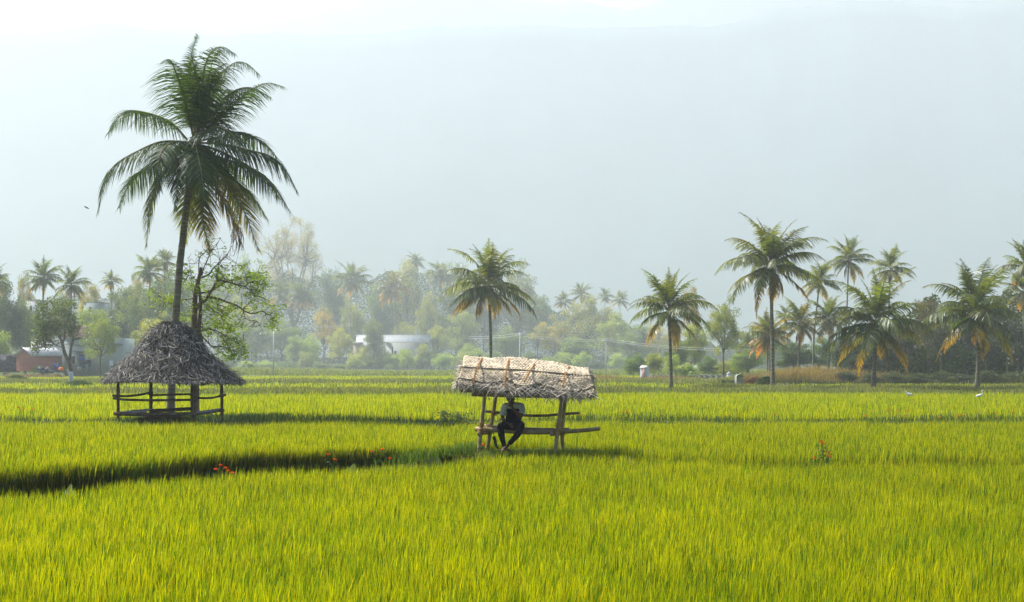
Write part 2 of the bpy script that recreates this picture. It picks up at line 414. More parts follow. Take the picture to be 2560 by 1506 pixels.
# ------------------------------------------------------------------ coconut palms
M_frond = leaf_mat('palm_frond', trans=0.42, tr_gain=(1.5, 1.45, 0.5), gloss=0.03, rough=0.45)
M_frond_far = leaf_mat('palm_frond_far', trans=0.5, tr_gain=(1.5, 1.45, 0.5), gloss=0.045, rough=0.42, objcol=True)
M_palmtrunk = surf('palm_trunk', (0.13, 0.115, 0.085), (0.30, 0.27, 0.21), scale=2.2, stretch=(1, 1, 5), rough=0.9, bump=0.6, c3=(0.19, 0.175, 0.13), detail=10)
M_bark = surf('bark', (0.08, 0.06, 0.04), (0.24, 0.19, 0.13), scale=7, stretch=(1, 1, .25), rough=0.95, bump=0.9)
M_nut = surf('coconut', (0.16, 0.13, 0.03), (0.24, 0.14, 0.05), scale=4, rough=0.6)
M_stalk = surf('frond_stalk', (0.22, 0.20, 0.06), (0.30, 0.22, 0.09), scale=3, rough=0.6)

def frond_geo(mb, ctrl, n=70, ll=0.95, wid=0.045, side=None, droop=0.6, segs=3, seed=0, c0=(.05, .085, .02), c1=(.09, .14, .02), tipc=None, rach=0.03, bare=0.14, ragged=0.0, k=5, fwd=0.55, w=1.0):
    rg = np.random.default_rng(seed)
    pts = np.array(smooth_pts(ctrl, k)); seg = np.linalg.norm(np.diff(pts, axis=0), axis=1); s = np.concatenate([[0], np.cumsum(seg)]); tot = s[-1]
    rr = [rach * (1 - .82 * q / tot) for q in s]
    tube(mb, pts, rr, n=5, col=(.20, .19, .055) if tipc is None else (.26, .2, .06), caps=False)
    t = np.linspace(bare, 0.995, n); n2 = 2 * n
    pos = np.stack([np.interp(t * tot, s, pts[:, i]) for i in range(3)], -1)
    tg = np.stack([np.interp(t * tot + .02 * tot, s, pts[:, i]) for i in range(3)], -1) - np.stack([np.interp(t * tot - .05 * tot, s, pts[:, i]) for i in range(3)], -1)
    tg /= np.linalg.norm(tg, axis=1)[:, None]
    if side is None:
        h = pts[-1] - pts[0]; h[2] = 0
        if np.linalg.norm(h) < .15: h = np.array([0.3, -1, 0])
        side = np.cross(h / np.linalg.norm(h), [0, 0, 1.0])
    side = np.array(side, float)
    sd_ = side - tg * (tg @ side)[:, None]; sd_ /= np.linalg.norm(sd_, axis=1)[:, None]
    nrm = np.cross(tg, sd_); nrm *= np.sign(nrm[:, 2:3] + 1e-6)
    P0 = np.repeat(pos, 2, 0); T0 = np.repeat(tg, 2, 0); sg = np.tile([1, -1], n)[:, None]; S0 = np.repeat(sd_, 2, 0) * sg; N0 = np.repeat(nrm, 2, 0); tt = np.repeat(t, 2)
    prof = np.clip(np.sin(np.clip((tt - bare + .10) / (1.1 - bare), 0, 1) ** .75 * PI) * 1.15, .25, 1.0)
    Ln = ll * prof * rg.uniform(.85, 1.1, n2)
    if ragged > 0: Ln *= np.where(rg.uniform(size=n2) < ragged, rg.uniform(.1, .6, n2), 1)
    f = fwd + .5 * tt ** 2
    d = S0 + T0 * f[:, None] + N0 * (.25 - .1 * tt)[:, None] + rg.normal(0, .09, (n2, 3))
    d /= np.linalg.norm(d, axis=1)[:, None]
    W = wid * np.clip(prof, .45, 1) * w
    q = P0.copy(); rows = []
    wn = np.cross(d, N0 + rg.normal(0, .35, (n2, 3))); wn /= np.linalg.norm(wn, axis=1)[:, None]
    for j in range(segs + 1):
        u = j / segs; ww = (W * (.75 if j == 0 else (1 - u) ** .55 if u < 1 else .06))[:, None] / 2
        rows.append(q - wn * ww); rows.append(q + wn * ww)
        d = d + np.array([0, 0, -droop]) * (1.35 / segs) * (0.7 + .6 * rg.uniform(size=(n2, 1))); d /= np.linalg.norm(d, axis=1)[:, None]
        q = q + d * (Ln / segs)[:, None]
    V = np.stack(rows, 1); m = V.shape[1]
    b = np.arange(n2)[:, None] * m
    Fq = np.concatenate([b + np.array([2 * i, 2 * i + 1, 2 * i + 3, 2 * i + 2]) for i in range(segs)], 0)
    cc = np.array(c0) + (np.array(c1) - np.array(c0)) * rg.uniform(size=(n2, 1))
    col = np.repeat(cc[:, None, :], m, 1)
    if tipc is not None:
        amt = np.clip((tt - .25) * 1.6, 0, 1)[:, None, None] * np.repeat(np.linspace(.15, 1, segs + 1), 2)[None, :, None]
        amt = np.clip(amt * rg.uniform(.5, 1.4, (n2, 1, 1)), 0, 1)
        col = col * (1 - amt) + np.array(tipc) * amt
    mb.add(V.reshape(-1, 3), Fq, col.reshape(-1, 3))

def palm_trunk(name, pts, r0, r1, parent, flare=1.6, n=14, ringed=True):
    p = smooth_pts(pts, 8); m = len(p); rad = []
    for i in range(m):
        t = i / (m - 1); r = r0 + (r1 - r0) * t ** .7
        r *= 1 + (flare - 1) * math.exp(-t * 22)
        rad.append(r)
    # rings of old leaf scars
    P2, R2 = [], []
    tot = sum(np.linalg.norm(np.array(p[i + 1]) - np.array(p[i])) for i in range(m - 1))
    K = int(tot / (.16 if ringed else .8)) + 2
    s = np.concatenate([[0], np.cumsum([np.linalg.norm(np.array(p[i + 1]) - np.array(p[i])) for i in range(m - 1)])])
    pa = np.array(p)
    for j in range(K):
        u = j / (K - 1) * s[-1]
        P2.append([np.interp(u, s, pa[:, a]) for a in range(3)]); R2.append(np.interp(u, s, rad) * (1.035 if j % 2 else .97))
    mb = MB(); tube(mb, P2, R2, n=n, jitter=.02)
    return mb.build(name, M_palmtrunk, parent, smooth=True)

# the tall palm behind the thatched shelter, each frond after the photograph
HD = 49.6
HS = F / HD
def hp(cx, cy, dy=0.0):      # crop pixel of the crown -> metres
    px = 200 + cx / 2.47; py = 60 + cy / 2.47
    return ((px - 1280) / HS, HD + dy, EYE - (py - HOR) / HS)
hero = empty('coconut_palm', ((427 - 1280) / HS, HD, 0))
hl = Vector(hero.location)
def rel(p): return (p[0] - hl.x, p[1] - hl.y, p[2] - hl.z)
tag(hero, 'tallest coconut palm, its full dark crown high above the conical thatched shelter', 'palm tree', 'coconut palms')
tp = [(427, 1056), (427, 1000), (431, 930), (437, 830), (442, 760), (450, 660), (458, 590), (468, 500), (477, 420), (483, 345)]
palm_trunk('trunk', [rel(((x - 1280) / HS, HD, EYE - (y - HOR) / HS)) for x, y in tp], .148, .105, hero, flare=1.45)
HF = [  # control points (crop px, depth), leaflet length, droop, colour class
 ([(660,715,0),(560,610,.2),(430,545,.5),(270,510,.8),(190,560,.9),(125,645,1.0)], 1.0, .8, 0),
 ([(665,730,0),(520,740,-.4),(390,810,-.8),(270,900,-1.1),(215,1020,-1.3),(185,1180,-1.4)], 1.0, .8, 0),
 ([(665,735,0),(540,790,.5),(420,840,.9),(300,900,1.2),(230,980,1.3),(180,1110,1.3)], 1.0, .8, 0),
 ([(680,760,0),(610,860,-.5),(540,950,-.8),(490,1090,-1),(468,1220,-1),(455,1395,-1)], .75, .7, 1),
 ([(700,700,0),(660,560,.4),(615,400,.8),(590,290,1),(545,215,1.2),(490,180,1.4)], .62, .35, 0),
 ([(710,690,0),(700,520,-.1),(690,380,-.2),(688,250,-.2),(705,160,-.2),(735,75,-.2)], .45, .1, 0),
 ([(715,700,0),(770,520,-.6),(800,350,-1.0),(850,240,-1.3),(930,205,-1.6),(1030,265,-2)], .95, .55, 0),
 ([(715,700,0),(780,480,.6),(820,300,1.0),(890,190,1.5),(960,175,1.8),(1040,235,2.2)], .9, .55, 0),
 ([(720,700,0),(800,560,.3),(860,440,.7),(940,365,1.1),(1030,350,1.4),(1130,400,1.7)], .8, .55, 0),
 ([(725,720,0),(850,630,-.4),(960,545,-.8),(1080,450,-1.0),(1190,405,-1.1),(1290,430,-1.2)], .85, .6, 0),
 ([(725,725,0),(840,680,.6),(930,640,1.0),(1010,650,1.4),(1090,700,1.8),(1160,780,2.2)], .85, .65, 0),
 ([(725,735,0),(880,740,.1),(1020,770,.3),(1150,800,.5),(1240,870,.7),(1320,1020,.9)], .95, .8, 0),
 ([(725,745,0),(860,790,-.5),(1000,860,-.9),(1130,940,-1.2),(1240,1040,-1.4),(1340,1190,-1.5)], 1.0, .75, 0),
 ([(720,750,0),(820,850,.6),(910,930,.9),(990,1000,1.1),(1060,1090,1.2),(1125,1190,1.2)], .9, .7, 1),
 ([(715,750,0),(800,860,-.5),(900,960,-.9),(990,1080,-1.1),(1070,1220,-1.2),(1140,1420,-1.2)], 1.0, .35, 2),
 ([(715,760,0),(770,870,.2),(820,980,.5),(870,1100,.7),(920,1210,.8),(975,1370,.8)], .85, .4, 3),
 ([(705,730,-.1),(665,800,-1.2),(665,900,-1.7),(680,1000,-1.9),(680,1100,-2.0),(672,1190,-2.0)], .6, .6, 0),
 ([(710,760,0),(730,880,.5),(735,1000,.8),(720,1120,.9),(730,1250,1.0),(765,1390,1.0)], .8, .45, 2),
 ([(700,760,0),(670,880,.9),(650,1000,1.2),(620,1100,1.3),(605,1200,1.3),(595,1330,1.3)], .75, .5, 1),
 ([(705,700,-.1),(700,560,-1.0),(690,450,-1.6),(680,370,-2.2),(675,330,-2.8),(668,350,-3.3)], 1.15, .35, 0),
 ([(715,690,0),(760,560,-.6),(775,450,-1.0),(770,360,-1.5),(775,300,-2.0),(790,300,-2.6)], .6, .65, 0),
 ([(712,690,0),(740,520,.3),(760,380,.5),(775,270,.7),(790,190,.9),(815,120,1.1)], .7, .3, 4),
 ([(712,690,0),(690,560,.8),(660,440,1.3),(640,350,1.6),(620,330,2.2),(600,350,2.8)], .5, .7, 0),
 ([(718,700,0),(820,620,.2),(870,500,.6),(870,400,1.2),(850,340,1.8),(820,330,2.4)], .8, .7, 0),
 ([(715,740,0),(760,780,-1.1),(800,850,-1.9),(840,960,-2.4),(860,1060,-2.6),(870,1150,-2.6)], .95, .6, 0),
 ([(700,740,0),(640,760,-1.2),(600,830,-2.0),(590,920,-2.4),(590,1000,-2.5),(600,1080,-2.5)], .85, .6, 0),
 ([(705,740,0),(760,790,1.3),(820,860,2.2),(860,960,2.7),(880,1080,2.9),(890,1180,2.9)], .9, .6, 1),
 ([(718,735,0),(820,700,-1.0),(920,690,-1.8),(1010,740,-2.3),(1070,820,-2.6),(1110,920,-2.8)], .95, .8, 0),
 ([(718,740,0),(800,790,.9),(900,810,1.8),(1000,850,2.4),(1080,920,2.8),(1140,1010,3.0)], .9, .8, 0),
 ([(712,690,0),(745,580,.0),(790,470,-.3),(830,390,-.6),(880,320,-1),(950,290,-1.3)], .85, .7, 0),
]
CLS = {0: ((.022, .050, .014), (.07, .13, .014), None), 1: ((.035, .07, .015), (.09, .15, .015), (.42, .44, .01)), 2: ((.045, .085, .012), (.12, .18, .012), (.85, .50, .015)),
       3: ((.08, .09, .02), (.20, .13, .03), (.45, .22, .03)), 4: ((.09, .17, .01), (.16, .28, .01), None)}
for i, (cp, ll, dr, cl) in enumerate(HF):
    mb = MB(); c0, c1, tc = CLS[cl]
    base = np.array(rel(hp(705, 715)))
    ctrl = [rel(hp(a, b, d)) for a, b, d in cp]
    fan = i in (4, 5, 6, 7, 8, 19, 20, 21, 22, 23, 29)
    frond_geo(mb, ctrl, n=112, ll=ll * (1.15 if fan else 1.28), wid=.052, droop=(dr * 1.1 + .55) if fan else dr * 1.35, fwd=.35 if fan else .5, segs=3, seed=100 + i, c0=c0, c1=c1, tipc=tc, rach=.045, bare=.12, ragged=.09)
    o = mb.build('frond', M_frond, hero)
    if cl == 3: o['label'] = 'withered brown frond hanging down'
mb = MB()
for i in range(14):      # old stalks and nuts under the crown
    a = rnd.uniform(0, 2 * PI); q = np.array(rel(hp(705, 730)))
    sphere(mb, q + np.array([math.cos(a) * .28, math.sin(a) * .28, -.15 - rnd.uniform(0, .35)]), .12, 8, 6, sq=(1, 1, 1.25))
mb.build('coconuts', M_nut, hero, smooth=True)
mb = MB()
for i in range(26):      # dead ragged threads under the lowest frond
    x0 = rnd.uniform(900, 975); y0 = rnd.uniform(1230, 1330)
    a = rel(hp(x0, y0, .8)); b = rel(hp(x0 + rnd.uniform(-25, 15), y0 + rnd.uniform(60, 150), .8))
    tube(mb, smooth_pts([a, ((a[0] + b[0]) / 2 + .05, a[1], (a[2] + b[2]) / 2), b], 2), [.012, .010, .009, .008, .004], n=3, caps=False)
mb.build('dead_leaf_threads', surf('dead_leaf', (.10, .05, .03), (.20, .10, .05), scale=5), hero)

# shared frond shapes for the other palms: (elevation, length 1, droop, leaflet hang, yellowing)
FV = []
def make_variant(el, bend, droop, tip, seed, ll=.24, side_bend=0):
    mb = MB(); p = [np.zeros(3)]; e = math.radians(el); n = 6; az = 0
    for i in range(n):
        p.append(p[-1] + np.array([math.cos(e) * math.cos(az), math.cos(e) * math.sin(az), math.sin(e)]) / n); e -= math.radians(bend) / n * (.4 + 1.2 * i / n); az += side_bend / n
    frond_geo(mb, p, n=50, ll=ll, wid=.030, droop=droop, segs=2, seed=seed, c0=(.06, .10, .02), c1=(.20, .25, .035), tipc=tip, rach=.011, bare=.13, k=3, ragged=.12, w=1.0)
    return mb.mesh('frond', M_frond_far)
for s in range(5):
    sb = [.35, -.45, .1, .7, -.2][s]
    FV.append([make_variant(78, 42, .4, None, 300 + s, .17, sb), make_variant(64, 72, .6, None, 310 + s, .21, sb), make_variant(46, 105, .8, None, 320 + s, .27, sb),
               make_variant(22, 105, 1.0, None, 330 + s, .28, sb), make_variant(-4, 82, 1.0, (.42, .36, .02) if s in (0, 3) else None, 340 + s, .24, sb), make_variant(-34, 52, .6, (.80, .42, .01), 350 + s, .22, sb)])
nut_me = None
def palm(name, label, px, cy_, bx, D, L_=3.8, nf=24, seed=0, r=.14, tint=(1, 1, 1), zb=None, top=1.0, lowcut=0, yellow=1.0, nuts=True, tilt=0.0, group='coconut palms', by=None):
    rg = random.Random(seed)
    gz = 0.0 if zb is None else zb
    if D >= 280 and 440 < px < 1700: D *= 1.9; L_ *= 1.9
    e = empty(name, (P(bx, D), D, gz)); tag(e, label, 'palm tree', group)
    cx = P(px, D) - P(bx, D); cz = Z(cy_, D) - gz
    b = rg.uniform(-.3, .3)
    palm_trunk('trunk', [(0, 0, -.1), (cx * .08 - b * .3, b * .2, cz * .2), (cx * .35 - b * .5, b * .5, cz * .5), (cx * .72 - b * .2, b * .4, cz * .8), (cx, 0, cz)], r, r * .68, e, flare=1.55, n=9, ringed=False)
    az0 = rg.uniform(0, 6.28); nf += 6
    for i in range(nf):
        t = i / (nf - 1)
        cls = [0, 1, 2, 3, 4, 5][min(5, int((t ** .9) * (6 - lowcut)))]
        me = FV[rg.randrange(5)][cls]
        o = bpy.data.objects.new('frond', me); C.objects.link(o); o.parent = e
        o.location = (cx + rg.uniform(-.05, .05), rg.uniform(-.05, .05), cz + (.25 if cls < 2 else 0) - (.15 if cls > 3 else 0))
        o.rotation_euler = (rg.uniform(-.35, .35), rg.uniform(-.24, .20), az0 + i * 2.39996 + rg.uniform(-.25, .25))
        s = L_ * rg.uniform(.78, 1.15) * (top * .8 if cls == 0 else 1) * (.92 if cls == 5 else 1)
        o.scale = (s, s, s)
        v = rg.uniform(.85, 1.15); yy = rg.uniform(0, .25) * yellow
        o.color = (tint[0] * v * (1 + yy), tint[1] * v, tint[2] * v, 1)
    for k in range(rg.choice([1, 2, 3])):     # dead fronds hanging against the trunk
        o = bpy.data.objects.new('frond', FV[rg.randrange(5)][4]); C.objects.link(o); o.parent = e; o['label'] = 'dead brown frond hanging down'
        o.location = (cx, 0, cz - .2); o.rotation_euler = (rg.uniform(-.3, .3), rg.uniform(.75, 1.0), rg.uniform(0, 6.28)); s = L_ * rg.uniform(.55, .8); o.scale = (s, s * .7, s); o.color = (1.9, 1.05, .9, 1)
    if nuts:
        mb = MB()
        for k in range(9):
            a = rg.uniform(0, 6.28); sphere(mb, (cx + math.cos(a) * .3, math.sin(a) * .3, cz - .25 - rg.uniform(0, .4)), .13, 7, 5, sq=(1, 1, 1.2))
        mb.build('coconuts', M_nut, e, smooth=True)
    return e
G_ = (1, 1, 1)
# px, crown row, base px, distance
palm('coconut_palm', 'coconut palm with orange drooping tips standing behind the bamboo shelter roof', 1222, 712, 1226, 128, 4.9, 28, 3, r=.17)
palm('coconut_palm', 'slender coconut palm standing in the rice beside the white outhouse', 1672, 776, 1678, 109, 3.8, 24, 12, r=.15)
palm('coconut_palm', 'tall straight coconut palm beside the grey stone slab, tallest on the right of the field', 1926, 662, 1932, 107, 4.5, 28, 9, r=.17, top=.95, lowcut=.6)
palm('coconut_palm', 'stout coconut palm with nuts under a heavy crown, dark trunk ringed white at its foot', 2190, 806, 2183, 106, 4.6, 30, 25, r=.19)
palm('coconut_palm', 'dense dark coconut palm in front of the wood near the field corner', 2437, 782, 2441, 106, 4.5, 30, 31, r=.18, tint=(.8, .85, .85))
palm('coconut_palm', 'half seen coconut palm at the edge beyond the dark wood', 2562, 668, 2560, 150, 3.6, 20, 37, r=.13, zb=.35)
palm('coconut_palm', 'small coconut palm under the half seen one at the edge of the wood', 2556, 730, 2562, 146, 2.6, 16, 39, r=.12, zb=.35)
palm('coconut_palm', 'high thin palm with a small round crown standing clear against the haze', 2122, 648, 2112, 196, 4.0, 22, 41, r=.14, tint=(1.1, 1.1, .9), lowcut=.5)
palm('coconut_palm', 'pale palm crown rising just behind the stout palm with nuts', 2226, 672, 2216, 188, 3.6, 20, 47, r=.14, tint=(1.1, 1.1, .9))
palm('coconut_palm', 'leaning thin palm between the tallest right palm and the high thin one', 2050, 703, 2034, 172, 3.1, 20, 52, r=.13, tint=(1.1, 1.1, .95), lowcut=.5)
palm('coconut_palm', 'low palm with bright yellow fronds behind the trunk of the tallest right palm', 1920, 838, 1919, 165, 3.5, 24, 58, r=.13, yellow=3.0)
palm('coconut_palm', 'bushy palm with orange skirt right of the low yellow palm', 2000, 812, 1995, 170, 3.6, 26, 63, r=.14, yellow=2.0)
palm('coconut_palm', 'palm with an orange skirt just left of the stout palm with nuts', 2072, 800, 2070, 168, 3.4, 24, 66, r=.14, yellow=1.5)
palm('coconut_palm', 'faint small palm crown behind the low yellow palm', 1962, 790, 1962, 240, 2.6, 14, 69, r=.11, nuts=False)
palm('coconut_palm', 'hazy broad coconut palm above the white house, with long hanging fronds', 879, 702, 874, 300, 5.3, 26, 71, r=.17, tint=(1.05, 1.05, 1.1))
palm('coconut_palm', 'hazy palm with big orange tipped fronds beside the yellowish crowned tree', 978, 722, 985, 305, 5.2, 22, 74, r=.16, yellow=3)
palm('coconut_palm', 'hazy bluish palm poking above the yellowish crowned tree', 1103, 690, 1105, 330, 5.0, 24, 77, r=.16)
palm('coconut_palm', 'small hazy palm tuft on the ridge of the trees left of the bluish one', 1038, 655, 1045, 345, 3.4, 16, 79, r=.14, nuts=False)
palm('coconut_palm', 'hazy palm standing under the bare tall tree', 700, 735, 695, 300, 4.0, 22, 83, r=.15, nuts=False)
palm('coconut_palm', 'hazy wide palm right under the bare tall tree, drooping over dark bushes', 755, 742, 760, 292, 4.6, 24, 85, r=.15, nuts=False)
palm('coconut_palm', 'hazy palm at the right foot of the rounded hillock of trees', 1335, 764, 1335, 320, 3.4, 20, 88, r=.14, nuts=False)
palm('coconut_palm', 'small palm leaning out left of the round topped trees beyond the outhouse', 1408, 752, 1420, 290, 2.6, 14, 91, r=.12, nuts=False)
palm('coconut_palm', 'highest palm tuft on the round topped trees beyond the outhouse', 1452, 737, 1455, 300, 3.2, 18, 93, r=.14, nuts=False)
palm('coconut_palm', 'lower palm tuft in the middle of the round topped trees', 1512, 742, 1512, 305, 2.6, 14, 95, r=.14, nuts=False)
palm('coconut_palm', 'palm tuft at the right shoulder of the round topped trees', 1550, 750, 1550, 300, 2.8, 16, 97, r=.14, nuts=False)
palm('coconut_palm', 'dark windblown coconut palm above the pale rooftop on the left', 108, 696, 108, 228, 3.9, 26, 101, r=.18, zb=.3, tint=(.8, .9, 1.0))
palm('coconut_palm', 'second windblown palm just right of the dark one above the rooftop', 178, 712, 178, 224, 3.5, 24, 104, r=.17, zb=.3, tint=(.85, .95, 1.0))
palm('coconut_palm', 'pale palm tuft standing alone on the left skyline', 278, 702, 278, 300, 3.0, 18, 107, r=.14, zb=.3, tint=(1.1, 1.1, 1))
palm('coconut_palm', 'hazy palm with spread fronds above the big dark green tree', 374, 680, 374, 270, 3.9, 22, 110, r=.15, tint=(.95, 1, 1))
palm('coconut_palm', 'hazy palm touching the trunk of the tallest palm from the left', 412, 655, 412, 280, 3.4, 20, 113, r=.15, tint=(1.05, 1.05, 1))
palm('coconut_palm', 'palm cut off by the left edge above the dark trees', -12, 700, -12, 230, 3.6, 20, 116, r=.15, zb=.3, tint=(.8, .9, 1))
palm('palmyra_palm', 'round headed fan palm on the skyline behind the palm by the outhouse', 1628, 757, 1628, 300, 2.4, 26, 119, r=.15, nuts=False, lowcut=2)
# ------------------------------------------------------------------ broadleaf trees
M_leaf = leaf_mat('leaf', trans=0.48, tr_gain=(1.5, 1.45, 0.5), gloss=0.05, rough=0.35, objcol=True)
M_heroleaf = leaf_mat('bright_leaf', trans=0.5, tr_gain=(1.5, 1.4, 0.4), gloss=0.04, rough=0.4)
def tree_mesh(seed, H=1.0, Rx=.33, Rz=.40, cz=.62, nl=5200, lsz=.022, ncl=46, clr=.10, limbs=7, fork=.25, tr=.022, low=0.0, cols=((.035, .07, .025), (.19, .22, .045)), airy=.0, accent=None, acc=0.0, fill=.5):
    """a tree of height 1: trunk mesh and crown mesh"""
    rg = np.random.default_rng(seed); rr = random.Random(seed)
    cl = []
    while len(cl) < ncl:
        v = rg.normal(size=3); v /= np.linalg.norm(v)
        if v[2] < -.75: continue
        r = rg.uniform(fill, 1.0) * (0.86 + .2 * noise.noise(Vector(tuple(v * 1.7 + seed))))
        wide = 1 + .15 * noise.noise(Vector((v[0] * 2, v[2] * 2, seed)))
        cl.append(np.array([v[0] * Rx * r * wide, v[1] * Rx * r, cz + v[2] * Rz * r]))
    cl = np.array(cl)
    tm = MB(); top = np.array([rr.uniform(-.04, .04), rr.uniform(-.03, .03), cz])
    f = np.array([rr.uniform(-.015, .015), 0, fork])
    tube(tm, smooth_pts([(0, 0, -.02), (f[0] * .5 + rr.uniform(-.01, .01), 0, fork * .5), f, (f + top) / 2 + rg.normal(0, .01, 3), top], 3), [tr * 1.25] + [tr] * 3 + list(np.linspace(tr * .95, tr * .3, 9)), n=7, jitter=.06)
    prim = []
    for i in range(limbs):
        a = 2 * PI * i / limbs + rr.uniform(-.4, .4); u = rr.uniform(0.0, .55); s = f + (top - f) * u
        e = np.array([math.cos(a) * Rx * .55, math.sin(a) * Rx * .55, s[2] + (cz + Rz * rr.uniform(-.2, .55) - s[2]) * .8])
        mid = s + (e - s) * .45 + np.array([0, 0, -.01]) + rg.normal(0, .014, 3)
        p = smooth_pts([s, mid, e], 4); prim.append(p); tube(tm, p, list(np.linspace(tr * .55, tr * .22, len(p))), n=5, caps=False)
    for c in cl:
        best = min(((np.linalg.norm(c - q), i, j) for i, p in enumerate(prim) for j, q in enumerate(p) if j > 2), key=lambda t: t[0])
        s = prim[best[1]][best[2]]
        p = smooth_pts([s, (s + c) / 2 + rg.normal(0, .014, 3), c], 3); tube(tm, p, list(np.linspace(tr * .2, tr * .06, len(p))), n=4, caps=False)
    cm = MB(); per = nl // ncl
    for c in cl:
        n = int(per * rr.uniform(.6, 1.4)); v = rg.normal(size=(n, 3)); v /= np.linalg.norm(v, axis=1)[:, None]
        rad = clr * rr.uniform(.7, 1.3); q = c + v * (rg.uniform(size=(n, 1)) ** (.45)) * rad * np.array([1.15, 1.15, .75])
        t = rr.uniform(0, 1) * .55 + rg.uniform(0, .45, (n, 1)); col = np.array(cols[0]) * (1 - t) + np.array(cols[1]) * t
        if accent is not None:
            k = rg.uniform(size=n) < acc * rr.uniform(0, 2); col[k] = accent
        leaves(cm, q, lsz, lsz * .55, col, rg)
    return tm.mesh('trunk', M_bark), cm.mesh('crown', M_leaf)
TV = {
 'dense': [tree_mesh(s, nl=15000, ncl=70, clr=.10, lsz=.023, Rx=.36, Rz=.46, cz=.52, fill=.35) for s in (1, 2, 3)],
 'round': [tree_mesh(s, nl=13000, ncl=62, clr=.10, lsz=.023, Rx=.46, Rz=.42, cz=.56, fill=.4, cols=((.035, .07, .022), (.22, .24, .045))) for s in (4, 5)],
 'airy': [tree_mesh(s, nl=6000, ncl=50, clr=.085, lsz=.022, Rx=.34, Rz=.42, cz=.57, fill=.5, cols=((.07, .10, .03), (.27, .27, .06)), accent=(.24, .15, .06), acc=.12) for s in (6, 7)],
 'tall': [tree_mesh(s, nl=13000, ncl=64, clr=.09, lsz=.021, Rx=.26, Rz=.47, cz=.51, fill=.3, cols=((.035, .07, .024), (.17, .20, .04))) for s in (8, 9)],
 'bush': [tree_mesh(s, nl=8000, ncl=44, clr=.17, lsz=.045, Rx=.60, Rz=.48, cz=.44, fork=.12, tr=.018, fill=.2, cols=((.035, .07, .022), (.20, .24, .04))) for s in (10, 11, 12)],
 'bare': [tree_mesh(13, nl=15000, ncl=150, clr=.052, lsz=.012, Rx=.42, Rz=.36, cz=.64, fork=.20, limbs=12, tr=.024, fill=.62, cols=((.10, .09, .04), (.20, .18, .08)))],
 'wood': [tree_mesh(s, nl=10000, ncl=56, clr=.105, lsz=.024, Rx=.40, Rz=.40, cz=.60, fork=.30, limbs=8, tr=.018, fill=.3, cols=((.03, .05, .016), (.12, .15, .03)), accent=(.17, .10, .05), acc=.10) for s in (14, 15, 16)],
}
tcount = [0]
def tree(kind, px, top, half, D, label, tint=(1, 1, 1), zb=0.0, base=None, name='tree', group='trees beyond the fields', tn=1):
    tcount[0] += 1; i = tcount[0]; rr = random.Random(i * 17 + 3)
    if 250 <= D and 440 < px < 1700: D = D * 1.95
    v = TV[kind]; t, c = v[i % len(v)]
    H = (Z(top, D) - zb) * 1.05
    nominal = {'dense': .38, 'round': .5, 'airy': .37, 'tall': .3, 'bush': .68, 'bare': .41, 'wood': .42}[kind]
    W = (half / F * D) / nominal
    e = empty(name, (P(px, D), D, zb), rr.uniform(0, 6.28)); tag(e, label, 'bush' if name == 'bush' else 'tree', group)
    for nm, me in (('trunk', t), ('crown', c)):
        o = bpy.data.objects.new(nm, me); C.objects.link(o); o.parent = e
        o.scale = (W, W, H * 1.0)
        k = rr.uniform(.85, 1.2) * tn * (1.45 if 440 < px < 1900 else (1.2 if px < 440 else 1.0)) * (1 if nm == 'crown' else .8); o.color = (tint[0] * k, tint[1] * k, tint[2] * k, 1)
    return e
YG = (1.8, 1.55, .8); OR = (1.8, 1.35, .8); BL = (.98, 1.08, .85); DK = (.55, .65, .6); LG = (1.7, 1.75, .9); OL = (1.5, 1.35, .85)
# left, round the houses
tree('dense', 12, 690, 58, 246, 'big dark tree at the far left behind the dark lean-to', DK, .6)
tree('dense', 62, 742, 52, 250, 'dark bluish tree between the far left tree and the red shed', BL, .6)
tree('bush', 8, 812, 38, 232, 'light green bushy tree at the left edge in front of the dark lean-to', LG, .4)
tree('airy', 62, 668, 26, 290, 'thin open crowned tree left of the dark windblown palm', OL, .6)
tree('tall', 150, 720, 40, 280, 'dusky tree under the second windblown palm', BL, .6)
tree('airy', 222, 690, 36, 300, 'olive feathery tree right of the second windblown palm', OL, .6)
tree('round', 252, 776, 60, 212, 'light green spreading tree in front of the grey house door', LG, .0)
tree('airy', 338, 672, 26, 310, 'twiggy pale tree on the skyline left of the big dark green tree', OL, .5)
tree('dense', 305, 706, 58, 296, 'dark rounded tree left of the big dark green tree', BL, .5)
tree('round', 352, 716, 60, 290, 'dark broad tree filling the gap behind the light green spreading tree', BL, .5)
tree('dense', 415, 648, 72, 306, 'big dark green tree behind the trunk of the tallest palm', BL, .4)
tree('round', 385, 782, 66, 238, 'yellow green low tree left of the thatched roof', YG, .3)
tree('dense', 470, 700, 62, 300, 'dusky tree behind the forked tree at the thatched shelter', BL, .3)
tree('round', 545, 668, 66, 320, 'hazy tree seen through the twigs of the forked tree', BL, .3)
tree('round', 612, 640, 56, 340, 'hazy domed tree left of the bare tall tree', BL)
tree('round', 585, 740, 62, 300, 'hazy yellowish tree under the branches of the forked tree', YG)
tree('dense', 640, 790, 62, 285, 'dull green tree beside the white post', BL)
tree('tall', 668, 720, 42, 310, 'hazy narrow tree above the white post', OL)
tree('dense', 228, 768, 52, 255, 'fresh green bush crowned tree below the pale grey rooftop', LG, .6)
tree('bush', 85, 772, 40, 246, 'dull green bush crowned tree below the long pale rooftop', BL, .6)
